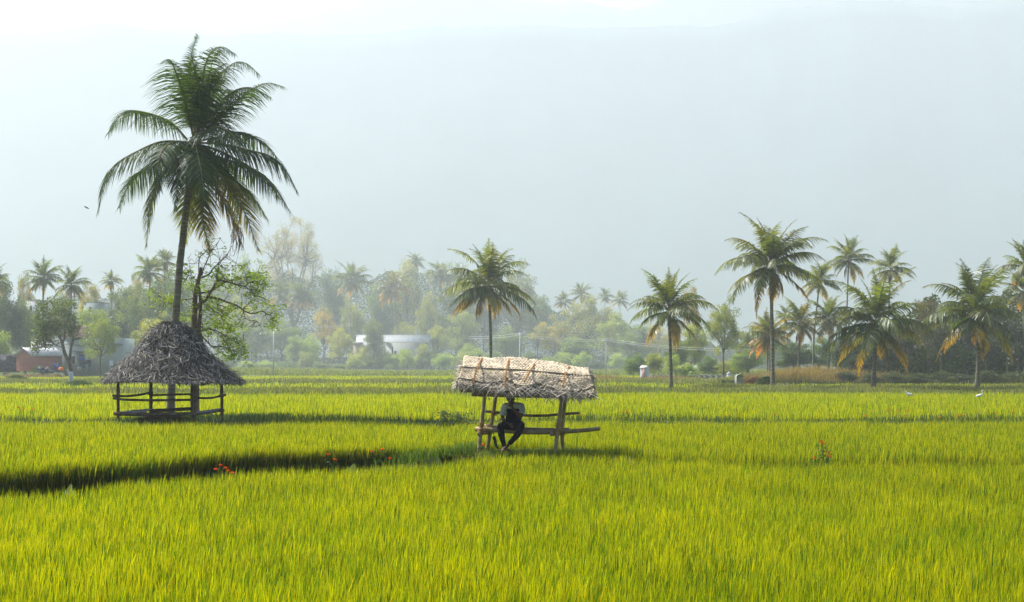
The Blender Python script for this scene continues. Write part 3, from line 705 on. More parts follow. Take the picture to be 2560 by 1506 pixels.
# middle
tree('bare', 733, 548, 88, 345, 'tallest leafless looking tree with a wide fan of fine branches in the haze', (1.3, 1.25, 1.2))
tree('dense', 828, 668, 50, 320, 'dark bluish tree between the bare tall tree and the broad hazy palm', (.55, .65, 1.0))
tree('dense', 705, 790, 62, 283, 'dull green thicket tree right of the white post', BL)
tree('airy', 810, 762, 34, 276, 'reddish leaved open tree left of the white house', OR)
tree('bush', 775, 822, 42, 268, 'bright yellow green young tree left of the white house', LG)
tree('tall', 735, 830, 28, 266, 'small light green tree in front of the dull thicket', LG)
tree('round', 850, 820, 44, 266, 'yellow green tree touching the left end of the white house', YG)
tree('round', 880, 742, 46, 300, 'hazy olive tree under the broad hazy palm', OL)
tree('tall', 935, 793, 36, 262, 'shaggy drooping tree hiding the middle of the white house', (1.2, 1.05, .7))
tree('dense', 955, 700, 50, 325, 'hazy bluish tree between two palms above the white house', BL)
tree('round', 1018, 652, 62, 330, 'tall yellowish crowned tree over the white house', (1.6, 1.35, .7))
tree('airy', 1012, 800, 44, 287, 'flat topped feathery tree overhanging the white roof', (1.4, 1.45, .7))
tree('round', 1075, 730, 52, 310, 'olive tree behind the right end of the white house', OL)
tree('dense', 1140, 652, 58, 340, 'hazy bluish tree left of the palm behind the bamboo shelter', BL)
tree('round', 1095, 815, 46, 276, 'olive green tree at the stairs of the white house', OL)
tree('dense', 1155, 770, 52, 290, 'dull green tree left of the trunk of the palm behind the bamboo shelter', OL)
tree('round', 1210, 700, 60, 330, 'hazy tree directly behind the palm at the bamboo shelter', BL)
tree('round', 1290, 655, 72, 325, 'large domed hazy tree right of the palm behind the bamboo shelter', (1.2, 1.05, .95))
tree('dense', 1345, 730, 44, 320, 'dusky tree on the slope of the hillock of trees', BL)
tree('bush', 1185, 850, 48, 268, 'light green tree just over the left end of the bamboo shelter roof', LG)
tree('dense', 1265, 810, 58, 285, 'bluish tree behind the wire post', BL)
tree('round', 1385, 790, 62, 280, 'golden leaved tree above the middle of the bamboo shelter roof', (1.6, 1.2, .7))
tree('round', 1470, 738, 80, 290, 'broad golden green tree forming the round topped group', (1.4, 1.2, .75))
tree('dense', 1540, 772, 56, 280, 'olive tree at the right shoulder of the round topped group', OL)
tree('dense', 1440, 840, 60, 262, 'bluish thicket tree behind the thin grey post', BL)
tree('dense', 1590, 810, 54, 262, 'bluish thicket tree behind the white outhouse', BL)
tree('airy', 1640, 790, 40, 270, 'hazy twiggy tree behind the palm by the outhouse', OL)
tree('airy', 1728, 706, 34, 262, 'tall feathery tree with brown tips right of the palm by the outhouse', (1.6, 1.2, .9))
tree('tall', 1735, 800, 46, 240, 'yellowish tree full of creepers left of the round grey green tree', YG)
tree('round', 1808, 742, 58, 200, 'round grey green tree with a pale trunk left of the tallest right palm', (1.1, 1.05, .9), tn=1.1)
tree('dense', 1690, 850, 46, 236, 'low bluish tree behind the slender palm', BL)
tree('tall', 1870, 810, 40, 222, 'dull tree left of the trunk of the tallest right palm', OL)
tree('round', 1925, 800, 50, 215, 'light green tree behind the low yellow palm', LG)
tree('dense', 1985, 850, 54, 200, 'dark green tree behind the bushy palm with orange skirt', (.8, 1.0, .8))
tree('dense', 2045, 840, 50, 200, 'fresh green tree between the two palms with orange skirts', (.9, 1.2, .7))
tree('dense', 1870, 870, 46, 214, 'bluish low tree right of the round grey green tree', BL)
tree('dense', 2105, 850, 44, 190, 'dark tree left of the stout palm with nuts', (.7, .85, .8))
# the wood on the right
wl = ['dark wood tree behind the stout palm with nuts', 'brown leaved wood tree right of the stout palm', 'tall brownish tree with sparse reddish leaves in the wood', 'wood tree with forked trunk left of the dark palm',
      'dark tree behind the dense dark palm', 'bright leaved tree between the dark palm and the edge', 'dark ragged tree second from the edge of the wood', 'last dark tree of the wood at the frame edge']
for i, (px, top, half, D, ti) in enumerate([(2168, 850, 44, 158, (.7, .8, .8)), (2262, 800, 46, 152, (1.3, 1.0, .8)), (2322, 730, 48, 156, (1.7, 1.2, .9)), (2352, 800, 46, 146, (.8, .85, .7)),
                                            (2420, 760, 54, 154, (.6, .7, .7)), (2492, 718, 50, 160, (1.2, 1.4, .7)), (2518, 790, 52, 150, (.5, .65, .6)), (2590, 725, 60, 152, (.6, .8, .6))]):
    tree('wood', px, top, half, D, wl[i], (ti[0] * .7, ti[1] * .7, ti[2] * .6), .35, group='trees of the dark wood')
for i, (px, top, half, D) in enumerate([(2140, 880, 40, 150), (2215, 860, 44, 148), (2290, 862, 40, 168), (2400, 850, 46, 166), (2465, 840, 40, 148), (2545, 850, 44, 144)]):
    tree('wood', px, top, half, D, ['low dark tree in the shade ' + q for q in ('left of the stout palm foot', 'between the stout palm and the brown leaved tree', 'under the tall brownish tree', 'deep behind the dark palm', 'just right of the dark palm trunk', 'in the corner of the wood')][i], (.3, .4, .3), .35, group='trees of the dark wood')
for i, (px, top, half) in enumerate([(905, 862, 30), (968, 872, 30), (1008, 866, 26), (1062, 852, 34), (1040, 880, 26)]):
    tree('bush', px, top, half, 262, 'leafy shrub hiding ' + ['the ochre porch', 'the middle wall', 'a window', 'the outside stairs', 'the foot of the stairs'][i] + ' of the white house', (YG, OL, LG, OL, YG)[i], name='bush', group='shrubs before the white house')
# bushes along the foot of the trees
bl = [(18, 905, 34, 226), (92, 912, 22, 222), (150, 905, 26, 224)]
rr = random.Random(5)
x = 310
while x < 1880:
    h = rr.uniform(24, 62); D = rr.uniform(252, 262) if x < 1560 else rr.uniform(205, 225)
    if 860 < x < 1075: h = rr.uniform(46, 66)
    bl.append((x, 932 - h, rr.uniform(26, 44), D)); x += rr.uniform(34, 52)
marks = [(0, 'near the red shed'), (300, 'left of the white post'), (690, 'between the white post and the white house'), (870, 'in front of the white house'), (1080, 'behind the bamboo shelter'), (1470, 'behind the outhouse'), (1640, 'between the slender palm and the tallest right palm')]
for (bx, top, half, D) in bl:
    mk = [t for p_, t in marks if bx >= p_][-1]
    tree('bush', bx, top, half, D, 'leafy bush ' + mk, rr.choice([BL, OL, LG, YG, BL, (.8, .95, .9)]), .0 if bx > 300 else .4, name='bush', group='bushes at the foot of the trees ' + mk, tn=.95)
for bx, top in ((2120, 925), (2180, 928), (2235, 925), (2290, 930), (2350, 924), (2410, 930), (2470, 922), (2530, 926), (2580, 922)):
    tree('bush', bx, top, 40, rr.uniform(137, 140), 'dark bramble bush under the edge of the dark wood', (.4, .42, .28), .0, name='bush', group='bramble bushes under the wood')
# dense mass deep behind, so no daylight shows between the trunks low down
def mass(label, x0, x1, D0, D1, h0, h1, seed, cols, n, name='woodland', ls=.75, sky=None):
    rg = np.random.default_rng(seed); y = rg.uniform(D0, D1, n); px = rg.uniform(x0, x1, n); xx = (px - 1280) / F * y
    hh = np.array([h0 + (h1 - h0) * (.5 + .5 * noise.noise(Vector((q * .013, 3, seed)))) for q in px])
    if sky is not None: hh = np.array([Z(np.interp(q, sky[0], sky[1]) + 22 * noise.noise(Vector((q * .02, 3, seed))) + 14 * noise.noise(Vector((q * .06, 3, seed))), yy) for q, yy in zip(px, y)])
    z = rg.uniform(0, 1, n) ** .8 * hh
    t = rg.uniform(size=(n, 1)); mb = MB(); leaves(mb, np.stack([xx, y, z], -1), ls, ls * .6, np.array(cols[0]) * (1 - t) + np.array(cols[1]) * t, rg)
    o = mb.build(name, leaf_mat(name, trans=.4, gloss=0)); tag(o, label, 'woodland', kind='stuff')
mass('hazy far off woodland behind the tree line', -300, 2000, 640, 700, 9, 19, 5, ((.03, .055, .02), (.08, .11, .03))  , 300000, sky=([-300,0,120,250,330,420,600,760,850,1000,1180,1300,1380,1450,1550,1620,1800,2000],[760,745,750,740,725,700,690,695,690,684,678,705,775,790,795,840,860,865]))
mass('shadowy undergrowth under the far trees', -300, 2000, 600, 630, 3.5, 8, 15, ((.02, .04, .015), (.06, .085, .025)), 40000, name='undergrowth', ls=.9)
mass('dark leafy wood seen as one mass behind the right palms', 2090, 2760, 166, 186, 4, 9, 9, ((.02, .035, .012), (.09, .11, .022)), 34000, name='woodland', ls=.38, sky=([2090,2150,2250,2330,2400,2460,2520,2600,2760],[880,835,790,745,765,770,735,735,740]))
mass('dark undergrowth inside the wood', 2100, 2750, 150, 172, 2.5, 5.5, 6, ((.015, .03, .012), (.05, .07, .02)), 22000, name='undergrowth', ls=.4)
weeds(int(30000 * RD), (20.5, 42), (138.5, 152), 31, (np.array((.17, .13, .04)), np.array((.40, .27, .08))), h=(.4, 1.3), w_=.04, keep=lambda x, y: (x > P(1890, 140)) & (x < P(2180, 140) + 3 * np.sin(y)), label='tall golden dry grass on the bank behind the right palms', name='dry_grass', fan=.45)
weeds(int(16000 * RD), (20.5, 56), (137, 140.5), 32, (np.array((.035, .06, .015)), np.array((.12, .12, .03))), h=(.3, .9), w_=.05, label='dark rough grass along the foot of the bank and wood')
weeds(int(9000 * RD), (6, 24), (176, 190), 33, (np.array((.20, .13, .05)), np.array((.36, .22, .10))), h=(.2, .8), w_=.08, label='dry straw coloured grass round the outhouse and low wall', name='dry_grass')
weeds(int(5000 * RD), (P(30, 218), P(140, 218)), (214, 222), 34, (np.array((.18, .13, .05)), np.array((.34, .22, .09))), h=(.3, .9), w_=.09, label='dry grass heap before the red shed', name='dry_grass')

# the forked tree leaning out behind the thatched shelter
FD = 50.4; FS = F / FD
def fp(cx, cy, dy=0.0): return ((380 + cx / 3.706 - 1280) / FS, FD + dy, EYE - (560 + cy / 3.706 - HOR) / FS)
ft = empty('forked_tree', ((489 - 1280) / FS, FD, 0)); fl = Vector(ft.location)
tag(ft, 'gnarled sparse tree with bright new leaves growing through the thatched shelter', 'tree')
fr_ = lambda p: (p[0] - fl.x, p[1] - fl.y, p[2] - fl.z)
tm = MB()
LIMBS = [([(400,1838,0),(400,1600,0),(395,1300,0),(388,990,0),(394,820,0),(400,640,0.05),(428,500,.1),(452,400,.1)], .17, .055),
 ([(470,1500,.1),(448,1100,.1),(425,980,.1),(438,850,.15),(437,700,.2),(420,560,.1)], .10, .05),
 ([(405,800,0),(450,745,-.1),(500,705,-.2),(550,655,-.3),(600,580,-.4),(650,540,-.6),(750,550,-.8),(830,570,-.9),(900,587,-1.0),(970,565,-1.1),(1040,580,-1.1)], .085, .02),
 ([(530,685,-.2),(600,695,0),(680,720,.2),(760,752,.4),(830,800,.6),(900,820,.7),(980,800,.8),(1030,830,.9),(1075,850,.9),(1080,940,.9)], .06, .012),
 ([(415,640,0),(480,622,.3),(560,590,.5),(620,540,.7),(680,505,.8),(760,490,.9),(860,465,1.0),(960,440,1.1)], .06, .012),
 ([(455,500,0),(520,460,.1),(560,410,.2),(620,360,.2),(680,290,.2),(728,200,.2)], .05, .012),
 ([(455,480,.1),(480,400,0),(520,330,-.1),(555,265,-.1),(600,210,-.1),(640,130,-.1)], .035, .01),
 ([(430,500,.1),(425,400,.2),(428,310,.2),(460,270,.2),(492,240,.2)], .035, .012),
 ([(398,690,0),(340,700,-.3),(280,715,-.5),(200,735,-.7),(150,705,-.8),(105,665,-.9),(60,640,-1)], .03, .009),
 ([(470,735,-.1),(530,775,.2),(560,810,.4),(610,840,.6),(615,900,.7),(640,960,.7)], .035, .01),
 ([(430,1000,.1),(500,975,.1),(570,980,0),(640,1010,-.1),(700,1040,-.2),(760,1080,-.2),(850,1105,-.2)], .05, .01),
 ([(440,1030,.2),(500,1080,.1),(560,1140,-.1),(640,1130,-.2),(720,1165,-.2),(780,1190,-.3),(840,1190,-.3)], .045, .01),
 ([(440,980,0),(470,930,-.2),(455,870,-.3),(470,820,-.4)], .04, .015),
 ([(640,545,-.5),(640,470,-.6),(655,400,-.6),(640,370,-.6)], .02, .008),
 ([(820,800,.6),(825,860,.6),(870,880,.6),(930,900,.7),(970,930,.7)], .022, .008),
 ([(620,700,0),(600,760,.1),(640,820,.2),(700,830,.3),(740,800,.3)], .02, .007),
 ([(460,560,0),(380,500,-.2),(330,480,-.3)], .02, .006), ([(375,640,0),(375,500,-.2),(378,400,-.3),(345,310,-.3)], .018, .006),
 ([(900,587,-1),(960,640,-1),(1000,680,-1),(1060,690,-1)], .018, .007)]
ends = []
for pts, r0, r1 in LIMBS:
    p3 = [np.array(fr_(fp(*q))) for q in pts]
    p3 = [p3[0]] + [q + np.array([rnd.uniform(-.03, .03), rnd.uniform(-.06, .06), rnd.uniform(-.03, .03)]) if r0 < .09 else q for q in p3[1:-1]] + [p3[-1]]
    p3 = smooth_pts(p3, 4); sc0 = 1 if r0 > .09 else .72; tube(tm, p3, list(np.linspace(r0 * sc0, r1 * sc0, len(p3))), n=8 if r0 > .06 else 5, jitter=.09)
    if r0 < .09:
        for k in range(int(len(p3) * .9)):         # side twigs
            j = rnd.randrange(3, len(p3)); s = p3[j]; d = np.array([rnd.uniform(-1, 1), rnd.uniform(-1, 1), rnd.uniform(-.9, .7)]); d /= np.linalg.norm(d)
            l = rnd.uniform(.18, .6); m_ = s + d * l * .5 + np.array([0, 0, rnd.uniform(-.08, .08)]); e_ = s + d * l + np.array([rnd.uniform(-.1, .1), 0, rnd.uniform(-.15, .1)])
            tw = smooth_pts([s, m_, e_], 3); tube(tm, tw, list(np.linspace(max(.010, r1 * .8), .004, len(tw))), n=4, caps=False, jitter=.05); ends.append((e_, s))
            if rnd.random() < .5:
                e2 = e_ + np.array([rnd.uniform(-.2, .2), rnd.uniform(-.2, .2), rnd.uniform(-.2, .1)]); tube(tm, [e_, e2], [.005, .003], n=3, caps=False); ends.append((e2, e_))
        ends.append((p3[-1], p3[-2]))
tm.build('trunk', M_bark, ft)
cm = MB(); rg = np.random.default_rng(4)
HOT = [(1010, 500, 130), (900, 480, 90), (960, 670, 80), (1130, 760, 70), (1165, 845, 40), (700, 560, 70), (620, 870, 110), (700, 800, 70), (320, 850, 80), (340, 470, 60), (350, 560, 60), (570, 700, 60), (700, 970, 60), (780, 1080, 100), (700, 1150, 110), (830, 1110, 60), (840, 1200, 50), (1080, 960, 45), (200, 715, 60), (75, 665, 45), (480, 1000, 60), (800, 420, 80), (1050, 560, 60), (420, 600, 40), (560, 780, 60), (650, 470, 50)]
tot = 0
for e_, s in ends:
    cx = ((e_[0] + fl.x) * FS + 1280 - 380) * 3.706; cyy = (HOR - (e_[2] - EYE) * FS - 560) * 3.706
    near_hot = min(math.hypot(cx - h[0], cyy - h[1]) / h[2] for h in HOT)
    pr = .8 if near_hot < 1 else (.35 if near_hot < 1.7 else .10)
    if rnd.random() < pr:
        n = rnd.randint(7, 14); q = e_ + rg.normal(0, .085, (n, 3)); t = rg.uniform(size=(n, 1))
        leaves(cm, q,   .13, .05, np.array((.16, .30, .01)) * (1 - t) + np.array((.34, .44, .012)) * t, rg, up=.2); tot += n
for hx, hy, hr in HOT:             # leafy sprays where the photograph has them
    for k in range(int(hr / 10)):
        c = np.array(fr_(fp(hx + rnd.gauss(0, hr * .5), hy + rnd.gauss(0, hr * .4), rnd.uniform(-.8, .8)))); n = rnd.randint(7, 13); q = c + rg.normal(0, .10, (n, 3)) * np.array([1.3, 1, .6]); t = rg.uniform(size=(n, 1))
        leaves(cm, q,   .13, .05, np.array((.16, .30, .01)) * (1 - t) + np.array((.36, .46, .012)) * t, rg, up=.2)
        b = min((p for p in ends), key=lambda p: np.linalg.norm(p[0] - c))
        tube(cm, smooth_pts([b[1], (b[1] + c) / 2 + rg.normal(0, .04, 3), c], 3), [.007, .007, .006, .006, .005, .004, .003][:7], n=3, caps=False, col=(.10, .075, .04))
cm.build('crown', M_heroleaf, ft)

# the young tree with a whitewashed foot before the houses
YD = 140.0; YS = F / YD
def yp(cx, cy, dy=0.0): return ((cx / 7.875 - 1280) / YS, YD + dy, EYE - (820 + cy / 7.875 - HOR) / YS)
yt = empty('whitewashed_tree', yp(1400, 1180)); yt.location.z = 0; yl = Vector(yt.location)
tag(yt, 'forked broadleaf tree with a whitewashed foot before the red shed and grey house', 'tree')
yr = lambda p: (p[0] - yl.x, p[1] - yl.y, p[2])
tm = MB(); Ls = [([(1395,860,0),(1385,760,0),(1355,660,0),(1290,540,0),(1250,400,0),(1225,300,0)], .21, .15), ([(1375,640,0),(1385,500,0),(1405,360,0),(1435,240,.2),(1500,215,.3),(1570,205,.4)], .15, .08),
  ([(1225,300,0),(1160,180,.3),(1100,100,.5),(1040,60,.6),(960,-60,.6)], .13, .06), ([(1235,290,0),(1290,180,-.2),(1290,90,-.3),(1330,-20,-.5),(1380,-180,-.7),(1420,-300,-.8)], .12, .04),
  ([(1290,100,0),(1250,0,.5),(1210,-150,.8),(1180,-300,1)], .07, .03), ([(1435,240,0),(1500,60,-.8),(1560,-150,-1.2)], .07, .03), ([(1100,100,.4),(900,120,.2),(760,250,0)], .05, .03), ([(1250,400,0),(1100,330,-.5),(1000,330,-.8)], .04, .02)]
tips = []
for pts, r0, r1 in Ls:
    p3 = smooth_pts([np.array(yr(yp(*q))) for q in pts], 4); tube(tm, p3, list(np.linspace(r0, r1, len(p3))), n=8, jitter=.06); tips += p3[len(p3) // 2:]
tm.build('trunk', M_bark, yt)
wf = MB(); tube(wf, [yr(yp(1400, 1180, -.0)), yr(yp(1400, 1050)), yr(yp(1400, 960)), yr(yp(1395, 860))], [.25, .22, .21, .215], n=10, jitter=.03)
tag(wf.build('painted_foot', surf('whitewash', (.45, .46, .5), (.70, .72, .78), scale=3), yt), 'whitewashed lower trunk')
cm = MB()
for k in range(96):
    a = rnd.uniform(0, 2 * PI); u = rnd.uniform(.25, 1) ** .6; ph = rnd.uniform(-.7, 1.0)
    c = np.array(yr(yp(1130 + math.cos(a) * u * 430 * math.sqrt(max(.15, 1 - (ph * .8) ** 2)), -120 - ph * 400 + (120 if k % 5 == 0 else 0), math.sin(a) * u * 2.2)))
    if k < 14: c = np.array(yr(yp(rnd.uniform(640, 1050), rnd.uniform(180, 430), rnd.uniform(-1, 1))))
    n = rnd.randint(28, 60); q = c + rg.normal(0, .30, (n, 3)) * np.array([1, 1, .7]); t = rg.uniform(size=(n, 1)) * .7 + rnd.random() * .3
    leaves(cm, q, .30, .15, np.array((.05, .09, .03)) * (1 - t) + np.array((.17, .19, .04)) * t, rg)
    s = min(tips, key=lambda p: np.linalg.norm(p - c)); tube(tm, [s, c], [.03, .01], n=3, caps=False)
tm2 = MB(); cm.build('crown', M_heroleaf if False else leaf_mat('tree_leaf', trans=.45, gloss=.03, rough=.4), yt)
# ------------------------------------------------------------------ thatched shelter
M_thatch = surf('old_thatch', (.7, .7, .7), (1, 1, 1), scale=3, attr=True, rough=.8, spec=.25)
M_darkwood = surf('weathered_pole', (.06, .045, .03), (.16, .12, .085), scale=9, stretch=(1, 1, .4), rough=.85, bump=.5)
M_bamboo = surf('bamboo', (.20, .15, .08), (.42, .33, .19), scale=5, stretch=(1, 1, 1), rough=.5, spec=.4, c3=(.30, .24, .13), bump=.25)
M_bamboo_grey = surf('grey_bamboo', (.10, .08, .055), (.26, .21, .15), scale=6, rough=.6, spec=.35, bump=.3)
M_coir = surf('coir_rope', (.30, .14, .04), (.58, .32, .12), scale=30, rough=.95, bump=.6)
M_mat = surf('woven_palm_mat', (.80, .78, .76), (1, 1, 1), scale=5, attr=True, rough=.8, bump=.3)
HU = 47.0; HUS = F / HU
hut = empty('thatched_shelter', ((427 - 1280) / HUS, HU, 0)); tag(hut, 'round open shelter with a shaggy grey conical thatch on dark poles', 'shelter')
def hx(cx): return (220 + cx / 2.85 - 427) / HUS
def hz_(cy): return EYE - (560 + cy / 2.85 - HOR) / HUS
PROF = [(2.24, 1.36), (2.14, 1.47), (1.90, 1.68), (1.60, 1.96), (1.28, 2.24), (1.04, 2.54), (.84, 2.82), (.60, 3.05), (.36, 3.20), (.12, 3.28), (.02, 3.30)]
pr = np.array(smooth_pts([(a, b, 0) for a, b in PROF], 3))[:, :2]
DY = .80
def roof_pt(a, u, off=0.0):
    j = u * (len(pr) - 1); i = min(int(j), len(pr) - 2); f = j - i
    r = pr[i, 0] * (1 - f) + pr[i + 1, 0] * f; z = pr[i, 1] * (1 - f) + pr[i + 1, 1] * f
    n = noise.noise(Vector((math.cos(a) * 1.6, math.sin(a) * 1.6, z * 1.3))); r = r * (1 + .05 * n) + off
    x = r * math.cos(a) + (.10 if math.cos(a) > 0 else 0) * (1 - u) + .02
    sag = -.06 * (1 - u) * (1 if math.cos(a) > 0 else 0) + .05 * n * (1 - u)
    return np.array([x, r * math.sin(a) * DY, z + sag + off * .5])
mb = MB(); na, nu = 72, 30; V = [roof_pt(2 * PI * i / na, j / nu, -.05) for j in range(nu + 1) for i in range(na)]
Q = [(j * na + i, j * na + (i + 1) % na, (j + 1) * na + (i + 1) % na, (j + 1) * na + i) for j in range(nu) for i in range(na)]
mb.add(V, Q, (.045, .04, .035))
V = [roof_pt(2 * PI * i / na, 0, -.06 - .5 * j) + np.array([0, 0, .0 + .32 * j]) for j in range(4) for i in range(na)]     # underside
mb.add(V, [(j * na + i, (j + 1) * na + i, (j + 1) * na + (i + 1) % na, j * na + (i + 1) % na) for j in range(3) for i in range(na)], (.04, .033, .025))
rg = np.random.default_rng(8)
def strip(mb, p, d, n, l, w_, c, curl=.1, segs=3):
    """a dry curved leaf strip from p along d, lying off a surface with normal n"""
    d = d / np.linalg.norm(d); s = np.cross(d, n); s /= np.linalg.norm(s) + 1e-9; rows = []; q = p.copy(); k = rg.normal(0, curl)
    sc_ = rg.normal(0, curl * 1.3)
    for i in range(segs + 1):
        u = i / segs; ww = w_ * (1 - .75 * u ** 2) / 2
        rows += [q - s * ww, q + s * ww]; d = d + n * k + s * sc_ - np.array([0, 0, .06]); d /= np.linalg.norm(d); q = q + d * l / segs
    mb.add(rows, [(2 * i, 2 * i + 1, 2 * i + 3, 2 * i + 2) for i in range(segs)], c)
for k in range(9500):
    u = rg.uniform(0, 1) ** 1.25; a = rg.uniform(0, 2 * PI); off = rg.uniform(-.03, .06)
    p = roof_pt(a, u, off); t1 = roof_pt(a, max(0, u - .04), off) - roof_pt(a, min(1, u + .04), off); t1 /= np.linalg.norm(t1)
    t2 = roof_pt(a + .05, u, off) - roof_pt(a - .05, u, off); t2 /= np.linalg.norm(t2) + 1e-9; n = np.cross(t2, t1); n *= np.sign(n @ np.array([math.cos(a), math.sin(a), .5]) + 1e-9)
    clump = noise.noise(Vector((a * 3.2, u * 7, 2.0))) * 1.5
    d = t1 * rg.uniform(.2, 1.0) + t2 * (clump + rg.normal(0, .5))
    g = rg.uniform(.02, .12) if rg.uniform() < .68 else rg.uniform(.12, .44)
    warm = rg.uniform(0, 1) if rg.uniform() < .3 else 0
    c = (g * (1.05 + .15 * warm), g * 1.02, g * (1.02 - .3 * warm))
    strip(mb, p, d, n, rg.uniform(.14, .36) * (1 if u > .12 else .55), rg.uniform(.014, .036), c, .13)
for k in range(900):      # ragged eaves and the capping of the top
    a = rg.uniform(0, 2 * PI)
    if k < 760:
        p = roof_pt(a, .0, rg.uniform(-.1, .05)) + np.array([0, 0, rg.uniform(-.02, .08)]); d = np.array([math.cos(a) * rg.uniform(.2, 1), math.sin(a) * rg.uniform(.2, 1), -rg.uniform(.2, .9)]) + rg.normal(0, .35, 3); l = rg.uniform(.05, .15)
    else:
        p = roof_pt(a, rg.uniform(.8, 1), .05); d = np.array([math.cos(a), math.sin(a), rg.uniform(-.6, .1)]); l = rg.uniform(.2, .5)
    g = rg.uniform(.07, .34); strip(mb, p, d, np.array([0, 0, 1.0]), l, rg.uniform(.014, .035), (g, g * .97, g * .92), .14)
mb.build('thatch_roof', M_thatch, hut)
def hpost(cx, y, z1=1.5, r=.052, name='post', lean=0.0):
    mb = MB(); x = hx(cx); pts = [(x - lean, y, -.45), (x - lean * .5, y, .4), (x, y, .9), (x + lean * .3, y, z1)]
    tube(mb, smooth_pts(pts, 4), [r * (1 + .06 * math.sin(i * 2.3)) for i in range(13)], n=9, jitter=.05)
    for z in (.25, .62, 1.0): tube(mb, [(x - lean * .5, y, z - .012), (x - lean * .5, y, z + .012)], r * 1.16, n=9)
    return mb.build(name, M_darkwood, hut)
hpost(262, -.80); hpost(407, .75, r=.058); hpost(700, .85, r=.052); hpost(803, -.95, r=.045); hpost(957, -.1, r=.052, lean=-.02)
hpost(520, -.0, z1=2.4, r=.04) if False else None
def hpole(pts, r, name='rail', mat=None, k=4, knob=True):
    mb = MB(); p = smooth_pts([(hx(a), y, hz_(b)) for a, b, y in pts], k)
    tube(mb, p, [r * (1 + .05 * math.sin(i * 1.7)) for i in range(len(p))], n=8, jitter=.04)
    o = mb.build(name, mat or M_darkwood, hut); return o
hpole([(228, 1220, -.86), (300, 1226, -.4), (360, 1218, .3), (405, 1205, .72)], .038)
hpole([(392, 1226, .80), (550, 1221, .9), (722, 1217, .9)], .036)
hpole([(232, 1238, -.88), (330, 1248, -.98), (520, 1252, -1.02), (700, 1250, -1.02), (828, 1248, -1.0)], .040)
hpole([(796, 1232, -.98), (850, 1238, -.8), (900, 1238, -.5), (945, 1228, -.2), (982, 1218, -.02)], .036)
hpole([(240, 1345, -.9), (400, 1350, -1.0), (600, 1349, -1.05), (820, 1345, -1.0)], .062, 'seat_pole')
hpole([(420, 1338, .75), (560, 1330, .82), (714, 1322, .85)], .062, 'seat_pole')
hpole([(795, 1352, -.98), (870, 1345, -.7), (930, 1335, -.3), (960, 1326, -.05)], .035, 'seat_pole')
hpole([(430, 1372, -.2), (560, 1366, 0), (720, 1360, .1)], .03, 'seat_pole')
M_web = surf('woven_strap', (.36, .36, .40), (.60, .60, .66), scale=12, rough=.6)
def web(ax, bx, cx2, dx, nm):      # woven seat of pale straps between two poles
    mb = MB()
    for i in range(15):
        u = (i + .5) / 15; p = np.array(ax) * (1 - u) + np.array(bx) * u; q = np.array(cx2) * (1 - u) + np.array(dx) * u; w_ = (np.array(bx) - np.array(ax)) / 15 * .36
        m_ = (p + q) / 2 + np.array([0, 0, -.02 + .02 * (i % 2)]); mb.add([p - w_, p + w_, m_ + w_, m_ - w_, q + w_, q - w_], [(0, 1, 2, 3), (3, 2, 4, 5)])
    for j in range(5):
        v = (j + .5) / 5; pts = [(np.array(ax) * (1 - u) + np.array(bx) * u) * (1 - v) + (np.array(cx2) * (1 - u) + np.array(dx) * u) * v + np.array([0, 0, .012 * (1 if (k + j) % 2 else -1)]) for k, u in enumerate(np.linspace(0, 1, 12))]
        tube(mb, pts, .022, n=4)
    mb.build(nm, M_web, hut)
web((hx(808), -.98, hz_(1350)), (hx(950), -.1, hz_(1330)), (hx(800), -.45, hz_(1336)), (hx(930), .35, hz_(1318)), 'woven_seat')
web((hx(262), -.85, hz_(1338)), (hx(440), -.7, hz_(1340)), (hx(300), .35, hz_(1332)), (hx(420), .7, hz_(1322)), 'woven_seat')
for cx, cy, y in ((262, 1225, -.86), (262, 1345, -.9), (405, 1212, .75), (700, 1218, .88), (803, 1245, -.98), (957, 1225, -.1), (803, 1345, -1), (957, 1330, -.1)):
    mb = MB()
    for k in range(3): tube(mb, [(hx(cx) + .085 * math.cos(t), y + .085 * math.sin(t), hz_(cy) + .02 * (k - 1) + .03 * math.sin(t)) for t in np.linspace(0, 2 * PI, 11)], .011, n=5)
    mb.build('rope_lashing', M_darkwood, hut)
rg5 = np.random.default_rng(77)
mb = MB(); nn = 3200; aa = rg5.uniform(0, 2 * PI, nn); r_ = rg5.uniform(0, 1, nn) ** .5
hh = .16 * (1 - r_ ** 2)
leaves(mb, np.stack([aa * 0 + r_ * np.cos(aa) * 1.1, r_ * np.sin(aa) * .5 - .2, hh + .02], -1), .22, .03, (.22, .15, .07), rg5, up=2.0, flat=.15)
o = mb.build('straw_heap', M_thatch, None, loc=(hx(560) + hut.location.x, HU, 0)); tag(o, 'low heap of dry straw on the ground under the thatched shelter', 'straw heap')

